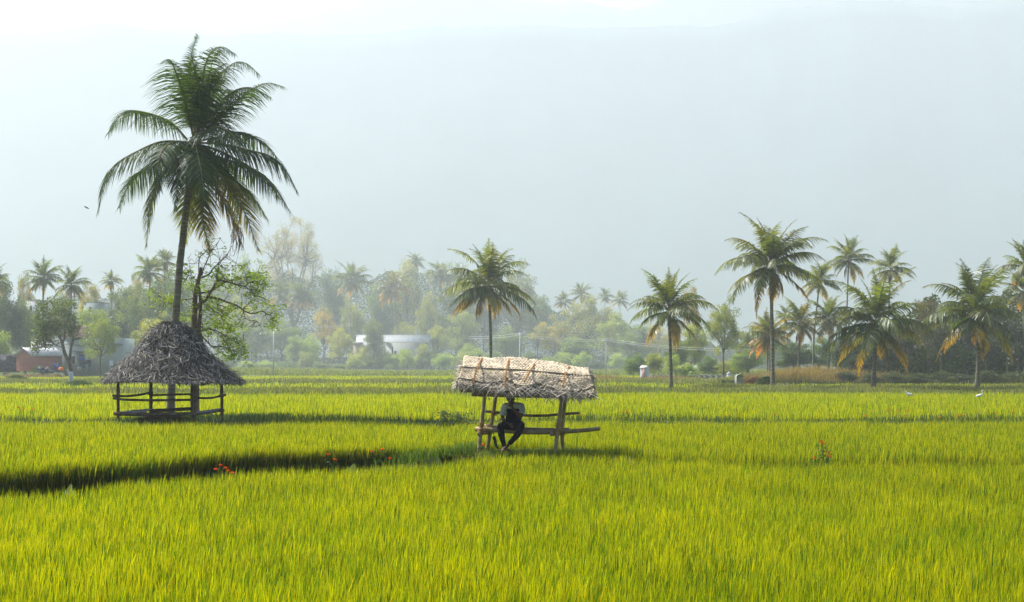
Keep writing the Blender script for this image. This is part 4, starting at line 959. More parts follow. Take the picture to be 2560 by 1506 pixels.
# ------------------------------------------------------------------ bamboo shelter with woven roof
SD = F / 118.0
def S(cx, cy, y=0.0): return np.array([cx / 603.0 - 1.356, y, (1345 - cy) / 603.0])
sh = empty('bamboo_shelter', (0, SD, 0)); tag(sh, 'bamboo bench shelter with a sagging roof of woven palm mats', 'shelter')
def culm(pts, r0, r1=None, name='pole', mat=None, node=.36, par=None, k=5, open_end=False, nodes=True):
    """a bamboo pole with swollen joints"""
    r1 = r1 or r0; p = np.array(smooth_pts(pts, k)); s = np.concatenate([[0], np.cumsum(np.linalg.norm(np.diff(p, axis=0), axis=1))]); tot = s[-1]
    us = list(np.linspace(0, tot, 10)); j = node * .6
    ring = []
    while j < tot and nodes: us += [j - .012, j, j + .012]; ring.append(j); j += node * rnd.uniform(.85, 1.15)
    us = sorted(u for u in us if 0 <= u <= tot)
    P2 = [[np.interp(u, s, p[:, a]) for a in range(3)] for u in us]
    R2 = [(r0 + (r1 - r0) * u / tot) * (1.13 if any(abs(u - q) < 1e-6 for q in ring) else 1.0) for u in us]
    mb = MB(); tube(mb, P2, R2, n=12, jitter=.012)
    if open_end:
        q = np.array(P2[0]); t = q - np.array(P2[2]); t /= np.linalg.norm(t); tube(mb, [q, q + t * .004], [r0 * .62, r0 * .62], n=10, col=(.08, .06, .04))
    return mb.build(name, mat or M_bamboo, par if par is not None else sh, smooth=True)
culm([S(395, 1400, -.12), S(410, 1150, -.1), S(440, 880, -.06), S(462, 700, -.03), S(472, 520, .0)], .045, .038, 'post')
culm([S(480, 1420, .52), S(520, 1180, .42), S(560, 920, .36), S(590, 760, .30), S(610, 580, .25)], .043, .038, 'post')
culm([S(1360, 1400, -.1), S(1385, 1180, -.1), S(1410, 980, -.06), S(1440, 780, -.02), S(1466, 560, .02)], .046, .042, 'post')
culm([S(1488, 1440, .50), S(1470, 1200, .45), S(1468, 1030, .42), S(1485, 830, .36), S(1512, 620, .30)], .044, .040, 'post')
culm([S(345, 1040, .08), S(600, 1052, .04), S(900, 1074, .02), S(1150, 1080, .02), S(1400, 1076, .04), S(1650, 1062, .06), S(1800, 1050, .07), S(1945, 1032, .08)], .050, .044, 'seat_pole', node=.42)
culm([S(455, 1008, .34), S(700, 1030, .34), S(1000, 1048, .34), S(1400, 1056, .34), S(1560, 1052, .34)], .042, .040, 'seat_pole', node=.40)
culm([S(405, 1096, -.16), S(425, 1090, .15), S(560, 1086, .62)], .052, .05, 'cross_pole', open_end=True)
culm([S(1320, 1096, -.16), S(1345, 1100, .15), S(1480, 1110, .62)], .048, .045, 'cross_pole', open_end=True)
culm([S(470, 820, .42), S(650, 838, .44), S(900, 866, .45), S(1180, 878, .45), S(1400, 862, .45), S(1560, 848, .44), S(1695, 842, .44)], .031, .028, 'back_rail', M_bamboo_grey)
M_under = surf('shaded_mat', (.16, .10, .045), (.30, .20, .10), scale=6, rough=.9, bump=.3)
# roof frame under the mats
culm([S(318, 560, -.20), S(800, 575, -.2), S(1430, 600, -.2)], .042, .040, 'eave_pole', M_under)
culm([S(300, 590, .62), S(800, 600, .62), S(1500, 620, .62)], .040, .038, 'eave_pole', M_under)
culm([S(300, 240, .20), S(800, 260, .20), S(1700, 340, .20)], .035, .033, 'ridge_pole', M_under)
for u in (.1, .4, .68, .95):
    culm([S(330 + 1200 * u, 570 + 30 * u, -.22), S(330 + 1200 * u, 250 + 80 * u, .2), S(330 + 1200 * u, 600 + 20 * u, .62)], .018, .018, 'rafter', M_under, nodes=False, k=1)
mb = MB(); Vv = []
for j in range(3):
    for i in range(30):
        u = i / 29; p = S(306 + (1432 - 306) * u, 528 + 12 * u + j * 44 + 8 * u * j + 6 * noise.noise(Vector((i * .4, j, 0))), -.27 + .02 * noise.noise(Vector((i * .5, j, 4)))); Vv.append(p)
mb.add(Vv, [(j * 30 + i, j * 30 + i + 1, (j + 1) * 30 + i + 1, (j + 1) * 30 + i) for j in range(2) for i in range(29)])
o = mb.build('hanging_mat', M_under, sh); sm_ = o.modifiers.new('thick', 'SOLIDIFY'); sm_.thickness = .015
# woven mats: an upper folded layer over a longer lower layer, front and back slopes
def edge(xs_, ys_, cx): return np.interp(cx, xs_, ys_)
TOPx = [180, 215, 300, 450, 560, 690, 850, 940, 1100, 1200, 1350, 1500, 1600, 1700, 1810]; TOPy = [190, 122, 128, 148, 152, 146, 142, 150, 168, 188, 196, 232, 262, 272, 290]
UBx = [170, 240, 500, 900, 1250, 1500, 1790]; UBy = [262, 268, 284, 300, 330, 352, 374]
LBx = [100, 140, 250, 350, 500, 700, 900, 1100, 1300, 1500, 1700, 1860]; LBy = [470, 500, 505, 512, 535, 560, 575, 580, 600, 622, 632, 600]
rgm = np.random.default_rng(12)
def weave(mb, quad, nu_, nv_, base, off, seed, normal=np.array([0, -.55, .83]), dark=.55):
    """diagonal plaited strips over a bilinear sheet quad(u,v)"""
    r2 = np.random.default_rng(seed)
    for i in range(nu_):
        for j in range(nv_):
            u0, u1 = i / nu_, (i + 1) / nu_; v0, v1 = j / nv_, (j + 1) / nv_
            sl = .55 / nu_ * (1 if True else -1)
            st = 1 + .35 * noise.noise(Vector((u0 * 6, v0 * 2.2, seed))) + .2 * noise.noise(Vector((u0 * 22, v0 * 6, seed)))
            g = base * st * r2.uniform(.68, 1.22) * (dark if r2.uniform() < .06 else 1)
            c = (g, g * r2.uniform(.82, .88), g * r2.uniform(.58, .70))
            lift0 = off + (.014 if (i + j) % 2 else .003); lift1 = off + (.003 if (i + j) % 2 else .014)
            a = quad(u0, v0) + normal * lift0; b = quad(u1 + sl * .2, v0) + normal * lift0; c_ = quad(u1 + sl, v1) + normal * lift1; d = quad(u0 + sl, v1) + normal * lift1
            mb.add([a, b, c_, d], [(0, 1, 2, 3)], c)
def upper(u, v):
    cx = 190 + (1800 - 190) * np.clip(u, 0, 1.0); t = edge(TOPx, TOPy, cx) + 14 * noise.noise(Vector((cx * .012, 1, 1))); b = edge(UBx, UBy, cx); cy = t + (b - t) * v
    return S(cx, cy, .18 - .40 * v - .03 * math.sin(PI * v) + .035 * noise.noise(Vector((u * 7, v * 2, 0))))
def lower(u, v):
    cx = (150 - 40 * v) + (1810 - 150 + 90 * v) * np.clip(u, 0, 1.0); t = edge(UBx, UBy, cx) - 30; b = edge(LBx, LBy, cx) - 25 + 18 * noise.noise(Vector((u * 14, 3, 1))); cy = t + (b - t) * v
    return S(cx, cy, -.20 - .36 * v + .05 * noise.noise(Vector((u * 6, v * 2.5, 4))))
def backs(u, v):
    cx = 170 + (1830 - 170) * np.clip(u, 0, 1); t = edge(TOPx, TOPy, cx) + 10; return S(cx, t + (580 + 30 * u - t) * v, .20 + .62 * v)
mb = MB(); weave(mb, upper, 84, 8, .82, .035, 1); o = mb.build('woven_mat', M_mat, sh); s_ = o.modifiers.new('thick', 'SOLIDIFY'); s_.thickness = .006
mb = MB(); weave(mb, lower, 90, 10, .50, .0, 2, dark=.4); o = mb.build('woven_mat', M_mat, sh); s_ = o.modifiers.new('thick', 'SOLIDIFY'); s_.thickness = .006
def piece(c0, c1, v0, v1, off, bow, skew=0.0):
    def f(u, v):
        uu = c0 + (c1 - c0) * u + skew * v; vv = v0 + (v1 - v0 * 1.0 - bow * (2 * abs(u - .5)) ** 2.2) * v if v1 > v0 else v0
        return lower(uu, min(vv, 1.06)) + np.array([0, -off * .8, off * (1 + .5 * math.sin(u * 9 + c0 * 7))])
    return f
for c0, c1, v0, v1, off, bow, skew, sd2, bs in ((.02, .36, .20, .76, .012, .10, -.01, 11, .76), (.34, .63, .20, .84, .03, .42, .02, 12, .84), (.60, .985, .20, .86, .018, .20, .015, 13, .66)):
    mb = MB(); weave(mb, piece(c0, c1, v0, v1, off, bow, skew), int(92 * (c1 - c0)), 8, bs, .0, sd2, dark=.5); o = mb.build('woven_mat', M_mat, sh); s_ = o.modifiers.new('thick', 'SOLIDIFY'); s_.thickness = .008
mb = MB(); weave(mb, backs, 40, 10, .42, .0, 3, normal=np.array([0, .6, .8])); o = mb.build('woven_mat', M_mat, sh); s_ = o.modifiers.new('thick', 'SOLIDIFY'); s_.thickness = .006
# dark inner layers of the roof, so that the thatch is thick at its ends
mb = MB(); na_ = 40; rows = []
for lay in range(3):
    for i in range(na_ + 1):
        u = i / na_; cx = 150 + 1680 * u; t = edge(TOPx, TOPy, cx)
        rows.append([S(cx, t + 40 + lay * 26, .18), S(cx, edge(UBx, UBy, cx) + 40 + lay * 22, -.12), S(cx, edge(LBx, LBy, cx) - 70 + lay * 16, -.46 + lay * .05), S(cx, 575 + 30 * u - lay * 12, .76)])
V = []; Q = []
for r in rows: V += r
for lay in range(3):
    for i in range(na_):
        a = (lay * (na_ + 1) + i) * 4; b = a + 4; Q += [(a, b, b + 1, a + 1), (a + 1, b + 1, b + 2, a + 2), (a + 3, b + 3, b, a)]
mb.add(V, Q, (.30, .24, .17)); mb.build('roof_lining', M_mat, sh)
# frayed ends: fringe along the folds, loose leaflets, ragged eave
mb = MB()
def fr(p, d, l, w_, g, curl=.12, n=np.array([0, -.5, .85])): strip(mb, np.array(p, float), np.array(d, float), n, l, w_, (g, g * .90, g * .76), curl)
rg = np.random.default_rng(31)
for i in range(150):        # saw-tooth hem of the upper mat
    cx = 185 + 1605 * (i + .5) / 150; p = upper((cx - 190) / 1610, 1.0) + np.array([0, -.03, .02]); fr(p, (rg.uniform(.2, .9), -.3, -.75), rg.uniform(.05, .09), .026, rg.uniform(.4, .75), .1)
for i in range(190):        # top edge
    cx = rg.uniform(180, 1810); p = S(cx, edge(TOPx, TOPy, cx) + 8, .18); fr(p, (rg.uniform(-1, 1), rg.uniform(-.3, .3), rg.uniform(-.1, .5)), rg.uniform(.04, .13), .018, rg.uniform(.25, .55))
for i in range(760):        # ragged lower edge
    cx = rg.uniform(105, 1850); p = S(cx, edge(LBx, LBy, cx) - rg.uniform(5, 75), -.56 + rg.uniform(-.03, .06)); fr(p, (rg.normal(0, .8), rg.uniform(-.5, .1), -rg.uniform(.05, .9)), rg.uniform(.08, .24), rg.uniform(.010, .024), rg.uniform(.13, .62), .1)
for i in range(240):        # loose leaflets lying across the lower mat
    cx = rg.uniform(500, 1750); cy = edge(UBx, UBy, cx) + rg.uniform(40, 250); v = np.clip((cy - edge(UBx, UBy, cx) + 30) / (edge(LBx, LBy, cx) - edge(UBx, UBy, cx)), 0, 1); p = lower((cx - 130) / 1700, v) + np.array([0, -.05, .04])
    fr(p, (rg.choice([-1, 1]) * rg.uniform(.4, 1), -.2, -rg.uniform(.2, .8)), rg.uniform(.15, .42), rg.uniform(.008, .016), rg.uniform(.35, .7), .04)
for i in range(150):        # left end
    cy = rg.uniform(150, 500); p = S(np.interp(cy, [120, 200, 300, 420, 500], [215, 185, 150, 125, 130]) + rg.uniform(0, 60), cy, np.interp(cy, [120, 280, 500], [.15, -.2, -.5]) + rg.uniform(-.03, .05)); fr(p, (-1, rg.uniform(-.4, .4), rg.uniform(-.5, .25)), rg.uniform(.05, .15), .022, rg.uniform(.3, .7))
for i in range(260):        # right end, thick and dark
    cy = rg.uniform(290, 620); p = S(np.interp(cy, [290, 350, 480, 620], [1810, 1830, 1835, 1850]) + rg.uniform(-50, 10), cy, rg.uniform(-.5, .55) * np.interp(cy, [290, 400, 620], [.3, .7, 1.0])); fr(p, (rg.uniform(.1, 1), rg.uniform(-.4, .4), rg.uniform(-1, .1)), rg.uniform(.06, .16), .02, rg.uniform(.08, .4))
for a, b in (((1010, 150), (1145, 78)), ((400, 120), (422, 80)), ((1400, 195), (1420, 185)), ((1800, 315), (1905, 322)), ((1640, 650), (1700, 700)), ((1250, 700), (1275, 650)), ((1340, 720), (1300, 655)), ((900, 560), (880, 700)), ((520, 630), (545, 680)), ((1130, 620), (1130, 680)), ((90, 355), (190, 362)), ((850, 320), (960, 375)), ((1200, 340), (1320, 372))):
    p, q = S(*a, -.35), S(*b, -.4); strip(mb, p, q - p, np.array([0, -1, .1]), float(np.linalg.norm(q - p)), .022, (.50, .44, .30), .02)
mb.build('frayed_leaves', M_mat, sh)
culm([S(165, 282, -.27), S(520, 296, -.27), S(900, 312, -.27), S(1250, 342, -.27), S(1785, 388, -.25)], .017, .015, 'hem_rod', surf('green_bamboo', (.28, .22, .06), (.40, .33, .12), scale=4, rough=.5), node=.5)
for pts in ([(440, 158), (405, 225), (385, 270), (350, 390), (325, 495)], [(780, 168), (765, 240), (752, 300), (738, 420), (733, 540)], [(1130, 200), (1085, 270), (1050, 320), (1010, 390), (972, 465)], [(1552, 262), (1515, 330), (1492, 370), (1470, 440), (1455, 520)]):
    mb = MB(); p = smooth_pts([S(a, b, yy) + np.array([0, -.05, .055]) for (a, b), yy in zip(pts, (.14, -.10, -.28, -.44, -.56))], 4)
    for dx in (-.009, .009): tube(mb, [q + np.array([dx, 0, 0]) for q in p], .0085, n=5)
    mb.build('tie_rope', M_coir, sh)
def lash(cx, cy, y, ax=(1, 0, 0), r=.062, n=4, w_=.10):
    mb = MB(); c = S(cx, cy, y)
    for k in range(n):
        o_ = (k - (n - 1) / 2) * w_ / n; tl = rnd.uniform(-.35, .35)
        tube(mb, [c + np.array([r * math.cos(t), r * math.sin(t), o_ + r * tl * math.cos(t)]) for t in np.linspace(0, 2 * PI, 13)], .009, n=5)
    mb.build('rope_lashing', M_coir, sh)
for a in ((430, 975, -.07, .058), (430, 1050, -.06, .085), (510, 1040, .18, .07), (560, 1020, .38, .062), (585, 840, .33, .055), (1405, 980, -.05, .06), (1478, 815, .38, .055), (1400, 1060, -.03, .085), (1460, 1095, .40, .075)): lash(a[0], a[1], a[2], r=a[3])
# spare pods of leaf hanging by the seat
mb = MB(); tube(mb, [S(580, 1095, .3), S(583, 1150, .3)], .004, n=4, caps=False); strip(mb, S(583, 1140, .3), np.array([.25, 0, -1.0]), np.array([0, -1, 0.]), .27, .075, (.10, .08, .06), .02)
tube(mb, smooth_pts([S(583, 1140, .3), S(595, 1220, .3), S(612, 1260, .3), S(640, 1300, .3)], 3), [.004, .012, .022, .026, .028, .03, .028, .022, .015, .004], n=6, col=(.25, .2, .15))
o = mb.build('hanging_pod', surf('dry_pod', (.05, .04, .03), (.12, .09, .06), scale=8), None); o.location = (0, SD, 0); tag(o, 'dark dried leaf pod hanging from the bench beside the seated man', 'dried pod')
# ------------------------------------------------------------------ the seated man
M_skin = surf('skin', (.085, .040, .024), (.12, .058, .035), scale=9, rough=.55, spec=.35)
M_hair = surf('hair', (.010, .008, .007), (.022, .018, .015), scale=40, rough=.7, bump=.8, stretch=(1, 1, 1))
M_trouser = surf('black_trousers', (.010, .010, .013), (.020, .020, .025), scale=12, rough=.9, bump=.4, spec=.1)
man = empty('person', (0, SD, 0)); tag(man, 'seated man in a pale and navy shirt and black trousers, hand to his face, barefoot', 'person')
import bmesh
def skin_obj(name, nodes, links, root=0, sub=2):
    """closed tapered solids along every bone; a voxel skin then joins them into one continuous surface"""
    V = []; Fs = []
    nu_, nv_ = (12, 8) if sub > 1 else (8, 5)
    for a, b_ in links:
        bm = bmesh.new()
        for k in (a, b_):
            p, r = nodes[k]; rx, ry = r if hasattr(r, '__len__') else (r, r); rz = min(rx, ry)
            for j in range(nv_ + 1):
                th = PI * j / nv_
                for i in range(nu_):
                    if j in (0, nv_) and i: continue
                    t = 2 * PI * i / nu_; bm.verts.new((p[0] + rx * math.sin(th) * math.cos(t), p[1] + ry * math.sin(th) * math.sin(t), p[2] + rz * math.cos(th)))
        res = bmesh.ops.convex_hull(bm, input=bm.verts)
        bmesh.ops.delete(bm, geom=list({g for g in list(res['geom_interior']) + list(res['geom_unused']) if isinstance(g, bmesh.types.BMVert)}), context='VERTS')
        bm.normal_update(); bm.verts.index_update(); n = len(V)
        V += [tuple(v.co) for v in bm.verts]; Fs += [tuple(n + v.index for v in f.verts) for f in bm.faces]; bm.free()
    return np.array(V), Fs
def obj_from(name, geos, mat, parent, vox=None, smooth_it=0):
    V = []; Fs = []; n = 0
    for v, f in geos: V += [tuple(map(float, q)) for q in v]; Fs += [tuple(int(i) + n for i in ff) for ff in f]; n = len(V)
    me = bpy.data.meshes.new(name); me.from_pydata(V, [], Fs); me.update()
    o = bpy.data.objects.new(name, me); C.objects.link(o); o.parent = parent
    for m_ in (mat if isinstance(mat, list) else [mat]): me.materials.append(m_)
    if vox:
        r = o.modifiers.new('one skin', 'REMESH'); r.mode = 'VOXEL'; r.voxel_size = vox; r.use_smooth_shade = True
        if smooth_it: s = o.modifiers.new('smooth', 'SMOOTH'); s.iterations = smooth_it; s.factor = .5
    for p in me.polygons: p.use_smooth = True
    return o
def ell(c, r, sq, nu=20, nv=14, warp=None):
    m_ = MB(); sphere(m_, c, r, nu, nv, sq=sq); V = m_.v[0]; 
    if warp is not None: V = np.array([warp(v) for v in V])
    return V, [tuple(f) for f in m_.f[0]]
A = lambda x, y, z: np.array([x, y, z])
HC = A(-.028, -.115, 1.165)      # middle of the head
J = {
 'pelvis': (A(.02, .05, .60), (.145, .115)), 'belly': (A(.03, .04, .73), (.140, .115)), 'chest': (A(.03, .0, .89), (.150, .105)), 'upper': (A(.02, -.02, .99), (.115, .08)),
 'neck': (A(.005, -.045, 1.055), (.058, .055)), 'headbase': (A(-.015, -.08, 1.11), (.055, .055)),
 'shA': (A(-.135, -.03, .985), .062), 'elA0': (A(-.185, -.02, .86), .050), 'elA': (A(-.205, -.04, .745), .042), 'foA': (A(-.155, -.13, .67), .040), 'wrA': (A(-.085, -.22, .625), .026), 'haA': (A(-.05, -.27, .605), (.036, .018)), 'haA2': (A(-.02, -.305, .59), (.038, .016)),
 'shB': (A(.185, -.03, .985), .064), 'elB0': (A(.215, -.10, .87), .052), 'elB': (A(.180, -.21, .785), .044), 'foB': (A(.105, -.235, .86), .041), 'wrB': (A(.025, -.245, .955), .027), 'haB': (A(-.005, -.25, 1.00), (.034, .018)), 'haB2': (A(-.022, -.245, 1.04), (.036, .016)),
 'hipA': (A(-.075, .0, .585), .085), 'thA': (A(-.16, -.18, .60), .078), 'knA': (A(-.235, -.38, .585), .062), 'caA': (A(-.225, -.345, .42), .058), 'cbA': (A(-.19, -.30, .27), .040), 'anA': (A(-.165, -.27, .165), .033), 'heA': (A(-.15, -.25, .115), .034), 'baA': (A(-.085, -.34, .085), (.040, .024)), 'toA': (A(-.06, -.39, .07), (.038, .014)),
 'hipB': (A(.115, .0, .585), .090), 'thB': (A(.17, -.18, .60), .084), 'knB': (A(.19, -.37, .575), .066), 'caB': (A(.12, -.385, .42), .058), 'cbB': (A(.0, -.385, .28), .040), 'anB': (A(-.065, -.38, .215), .033), 'heB': (A(-.085, -.37, .175), .034), 'baB': (A(-.165, -.45, .125), (.040, .024)), 'toB': (A(-.20, -.49, .095), (.038, .014)),
}
LK = [('pelvis', 'belly'), ('belly', 'chest'), ('chest', 'upper'), ('upper', 'neck'), ('neck', 'headbase'), ('upper', 'shA'), ('shA', 'elA0'), ('elA0', 'elA'), ('elA', 'foA'), ('foA', 'wrA'), ('wrA', 'haA'), ('haA', 'haA2'),
      ('upper', 'shB'), ('shB', 'elB0'), ('elB0', 'elB'), ('elB', 'foB'), ('foB', 'wrB'), ('wrB', 'haB'), ('haB', 'haB2'), ('pelvis', 'hipA'), ('hipA', 'thA'), ('thA', 'knA'), ('knA', 'caA'), ('caA', 'cbA'), ('cbA', 'anA'), ('anA', 'heA'), ('heA', 'baA'), ('baA', 'toA'),
      ('pelvis', 'hipB'), ('hipB', 'thB'), ('thB', 'knB'), ('knB', 'caB'), ('caB', 'cbB'), ('cbB', 'anB'), ('anB', 'heB'), ('heB', 'baB'), ('baB', 'toB')]
geos = [skin_obj('body_tmp', J, LK)]
def fingers(root, ax, side, down, lens, curl, thumb_side):
    """five separate fingers rooted in the palm"""
    out = []
    for i, l in enumerate(lens):
        b = root + side * (.027 - .018 * i); p1 = b + ax * l * .45; p2 = p1 + (ax * (1 - curl) + down * curl) * l * .32; p3 = p2 + (ax * (1 - 1.4 * curl) + down * curl * 1.5) * l * .26
        out.append(skin_obj('f', {'a': (b - ax * .02, .0095), 'b': (b, .010), 'c': (p1, .009), 'd': (p2, .008), 'e': (p3, .0062)}, [('a', 'b'), ('b', 'c'), ('c', 'd'), ('d', 'e')], sub=1))
    tb = root - ax * .045 + side * .026 * thumb_side; t1 = tb + (ax * .5 + side * thumb_side * .7) * .034; t2 = t1 + (ax * .8 + side * thumb_side * .3 + down * .3) * .030
    out.append(skin_obj('t', {'a': (tb, .013), 'b': (t1, .0115), 'c': (t2, .008)}, [('a', 'b'), ('b', 'c')], sub=1)); return out
u_ = lambda v: v / np.linalg.norm(v)
geos += fingers(A(-.022, -.305, .595), u_(A(.55, -.55, -.45)), u_(A(.7, .2, .6)), A(.1, .2, -.95), [.072, .080, .074, .058], .45, 1)
geos += fingers(A(-.022, -.248, 1.045), u_(A(-.22, .05, 1)), u_(A(-.95, -.15, -.2)), A(.1, .75, .2), [.070, .078, .073, .058], .35, 1)
def headwarp(v):
    d = v - HC; z = d[2] / .13
    if z < -.1: d[0] *= 1 - .28 * min(1, (-z - .1)); 
    if d[1] < 0 and z < .2: d[1] *= .95
    if d[1] > 0 and z > -.4: d[1] *= 1.08
    return HC + d
geos.append(ell(HC, .1, (.80, .98, 1.28), warp=headwarp))
geos.append(ell(HC + A(0, -.100, -.022), .016, (1, 1.3, 1.2), 8, 6)); geos.append(ell(HC + A(0, -.098, .008), .010, (1, 1.2, 2.2), 8, 6))   # nose
geos.append(ell(HC + A(0, -.088, -.062), .020, (1.2, .7, .40), 8, 6)); geos.append(ell(HC + A(0, -.086, -.103), .022, (1.1, .8, .8), 8, 6))       # lips, chin
geos.append(ell(HC + A(0, -.080, .030), .030, (1.6, .65, .32), 10, 6))                                                                       # brow
for s in (-1, 1): geos.append(ell(HC + A(s * .080, .005, -.01), .03, (.35, .7, 1.1), 8, 6))
for h, dv in (('toA', A(.02, -.05, -.01)), ('toB', A(-.035, -.035, -.02))):       # toes
    c0 = J[h][0]; ax = u_(dv); sd2 = u_(np.cross(ax, A(0, 0, 1)))
    for i in range(5):
        q = c0 + sd2 * (-.028 + .014 * i) + ax * (.012 - .004 * abs(i - 1)); geos.append(skin_obj('toe', {'a': (q - ax * .02, .010), 'b': (q, .010), 'c': (q + ax * .02, .008)}, [('a', 'b'), ('b', 'c')], sub=1))
obj_from('body', geos, M_skin, man, vox=.006, smooth_it=4)
M_eye = surf('eye', (.5, .5, .48), (.6, .6, .58), scale=3, rough=.2)
for s in (-1, 1):
    mb = MB(); sphere(mb, HC + A(s * .032, -.086, .012), .0115, 10, 8); sphere(mb, HC + A(s * .032, -.0935, .012), .0055, 8, 6, col=(0, 0, 0)); mb.build('eye', surf('eyeball', (.45, .44, .42), (.5, .5, .48), attr=True, rough=.2), man, smooth=True)
hm = MB(); V, Fq = ell(HC + A(0, .012, .026), .107, (.86, 1.0, 1.13), 28, 18)
keep = [f for f in Fq if not all((V[i][1] - HC[1] < -.045 and V[i][2] < HC[2] + .060) or V[i][2] < HC[2] - .035 for i in f)]
V = np.array([v + (v - HC) * .07 * noise.noise(Vector(tuple(v * 45))) for v in V])
hm.add(V, keep)
rgh = np.random.default_rng(3)
for k in range(900):
    v = rgh.normal(size=3); v /= np.linalg.norm(v); v[2] = abs(v[2]) * 1.1 - .1 if v[1] > -.2 else abs(v[2]) * .7 + .55
    v /= np.linalg.norm(v); p = HC + A(0, .012, .026) + v * A(.092, .105, .120); strip(hm, p, v * .5 + rgh.normal(0, .6, 3), v, .022, .004, (1, 1, 1), .3, 2)
hm.build('hair', M_hair, man, smooth=True)
# shirt: pale shoulders and sleeves, navy body
m, nt, out = new_mat('shirt_cloth'); b = N(nt, 'ShaderNodeBsdfPrincipled'); b.inputs['Roughness'].default_value = .9; b.inputs['Specular IOR Level'].default_value = .1
tc = N(nt, 'ShaderNodeTexCoord'); sp = N(nt, 'ShaderNodeSeparateXYZ'); L(nt, tc.outputs['Object'], sp.inputs[0])
def mth(op, a, bb): 
    n_ = N(nt, 'ShaderNodeMath', operation=op)
    for i, q in enumerate((a, bb)):
        if isinstance(q, (int, float)): n_.inputs[i].default_value = q
        else: L(nt, q, n_.inputs[i])
    return n_.outputs[0]
low = mth('LESS_THAN', sp.outputs['Z'], .945); xr = mth('LESS_THAN', mth('ABSOLUTE', mth('SUBTRACT', sp.outputs['X'], .022), 0), .135)
low2 = mth('LESS_THAN', sp.outputs['Z'], .80); navy = mth('MULTIPLY', low, mth('MAXIMUM', xr, low2))
mx = N(nt, 'ShaderNodeMix', data_type='RGBA'); L(nt, navy, mx.inputs[0]); mx.inputs[6].default_value = (.44, .47, .48, 1); mx.inputs[7].default_value = (.010, .012, .035, 1)
L(nt, mx.outputs[2], b.inputs['Base Color']); nz = N(nt, 'ShaderNodeTexNoise'); nz.inputs['Scale'].default_value = 14; bp = N(nt, 'ShaderNodeBump'); bp.inputs['Strength'].default_value = .5; bp.inputs['Distance'].default_value = .02
L(nt, tc.outputs['Object'], nz.inputs['Vector']); L(nt, nz.outputs['Fac'], bp.inputs['Height']); L(nt, bp.outputs[0], b.inputs['Normal']); L(nt, b.outputs[0], out.inputs[0])
def grow(k, e): p, r = J[k]; return (p, tuple(q + e for q in (r if hasattr(r, '__len__') else (r, r))))
SH = {'a': (A(.03, .055, .60), (.170, .140)), 'b': (A(.03, .045, .72), (.168, .138)), 'c': grow('chest', .018), 'd': grow('upper', .016), 'e': (A(.012, -.033, 1.045), (.064, .060)),
      'sA': grow('shA', .022), 'tA': (A(-.180, -.02, .90), .070), 'uA': (A(-.197, -.025, .835), .068), 'sB': grow('shB', .022), 'tB': (A(.212, -.085, .90), .072), 'uB': (A(.205, -.13, .845), .070)}
obj_from('shirt', [skin_obj('s', SH, [('a', 'b'), ('b', 'c'), ('c', 'd'), ('d', 'e'), ('d', 'sA'), ('sA', 'tA'), ('tA', 'uA'), ('d', 'sB'), ('sB', 'tB'), ('tB', 'uB')])], m, man, vox=.008, smooth_it=6)
cb = MB()
for s in (-1, 1):      # collar
    cb.add([A(.01, -.105, 1.015), A(.01 + s * .045, -.108, .985), A(.01 + s * .082, -.085, 1.02), A(.01 + s * .070, -.045, 1.075)], [(0, 1, 2, 3)])
o = cb.build('collar', surf('collar_cloth', (.40, .44, .42), (.46, .50, .48), scale=8, rough=.9), man); q = o.modifiers.new('thick', 'SOLIDIFY'); q.thickness = .008
TR = {'p': (A(.02, .05, .60), (.160, .128)), 'w': (A(.03, .05, .68), (.150, .122)), 'hA': grow('hipA', .014), 'tA': grow('thA', .015), 'kA': grow('knA', .014), 'cA': grow('caA', .014), 'dA': (A(-.19, -.30, .27), .054), 'eA': (A(-.172, -.28, .20), .050),
      'hB': grow('hipB', .014), 'tB': grow('thB', .015), 'kB': grow('knB', .014), 'cB': grow('caB', .014), 'dB': (A(.0, -.385, .28), .055), 'eB': (A(-.035, -.382, .245), .052)}
obj_from('trousers', [skin_obj('t', TR, [('p', 'w'), ('p', 'hA'), ('hA', 'tA'), ('tA', 'kA'), ('kA', 'cA'), ('cA', 'dA'), ('dA', 'eA'), ('p', 'hB'), ('hB', 'tB'), ('tB', 'kB'), ('kB', 'cB'), ('cB', 'dB'), ('dB', 'eB')])], M_trouser, man, vox=.008, smooth_it=6)
# ------------------------------------------------------------------ the houses on the left
def wallmat(n, a, b=None, sc_=.8, **k): return surf(n, a, b or a, scale=sc_, rough=.9, bump=.15, **k)
M_terra = wallmat('red_plaster', (.42, .15, .10), (.52, .20, .14)); M_tin = surf('tin_sheet', (.42, .44, .47), (.62, .63, .65), scale=.6, rough=.45, metal=.3, bump=.0)
M_blue = wallmat('blue_grey_plaster', (.30, .36, .36), (.42, .47, .46), lo=.3, hi=.7); M_white = wallmat('white_plaster', (.55, .57, .60), (.72, .73, .75)); M_tile = surf('clay_tiles', (.20, .13, .10), (.36, .24, .18), scale=2, rough=.9, bump=.5)
M_bluedoor = wallmat('blue_paint', (.02, .12, .42), (.03, .17, .55)); M_dark = wallmat('dark_opening', (.015, .016, .018)); M_tarp = surf('dark_tarpaulin', (.012, .014, .022), (.03, .035, .05), scale=1.5, rough=.6, bump=.6); M_conc = wallmat('old_concrete', (.24, .25, .22), (.40, .41, .37), sc_=2)
HDs = 222.0
def hq(cx, cy, D=HDs): return (P(cx / 7.875, D), Z(820 + cy / 7.875, D))       # zoom crop of the houses -> x, z
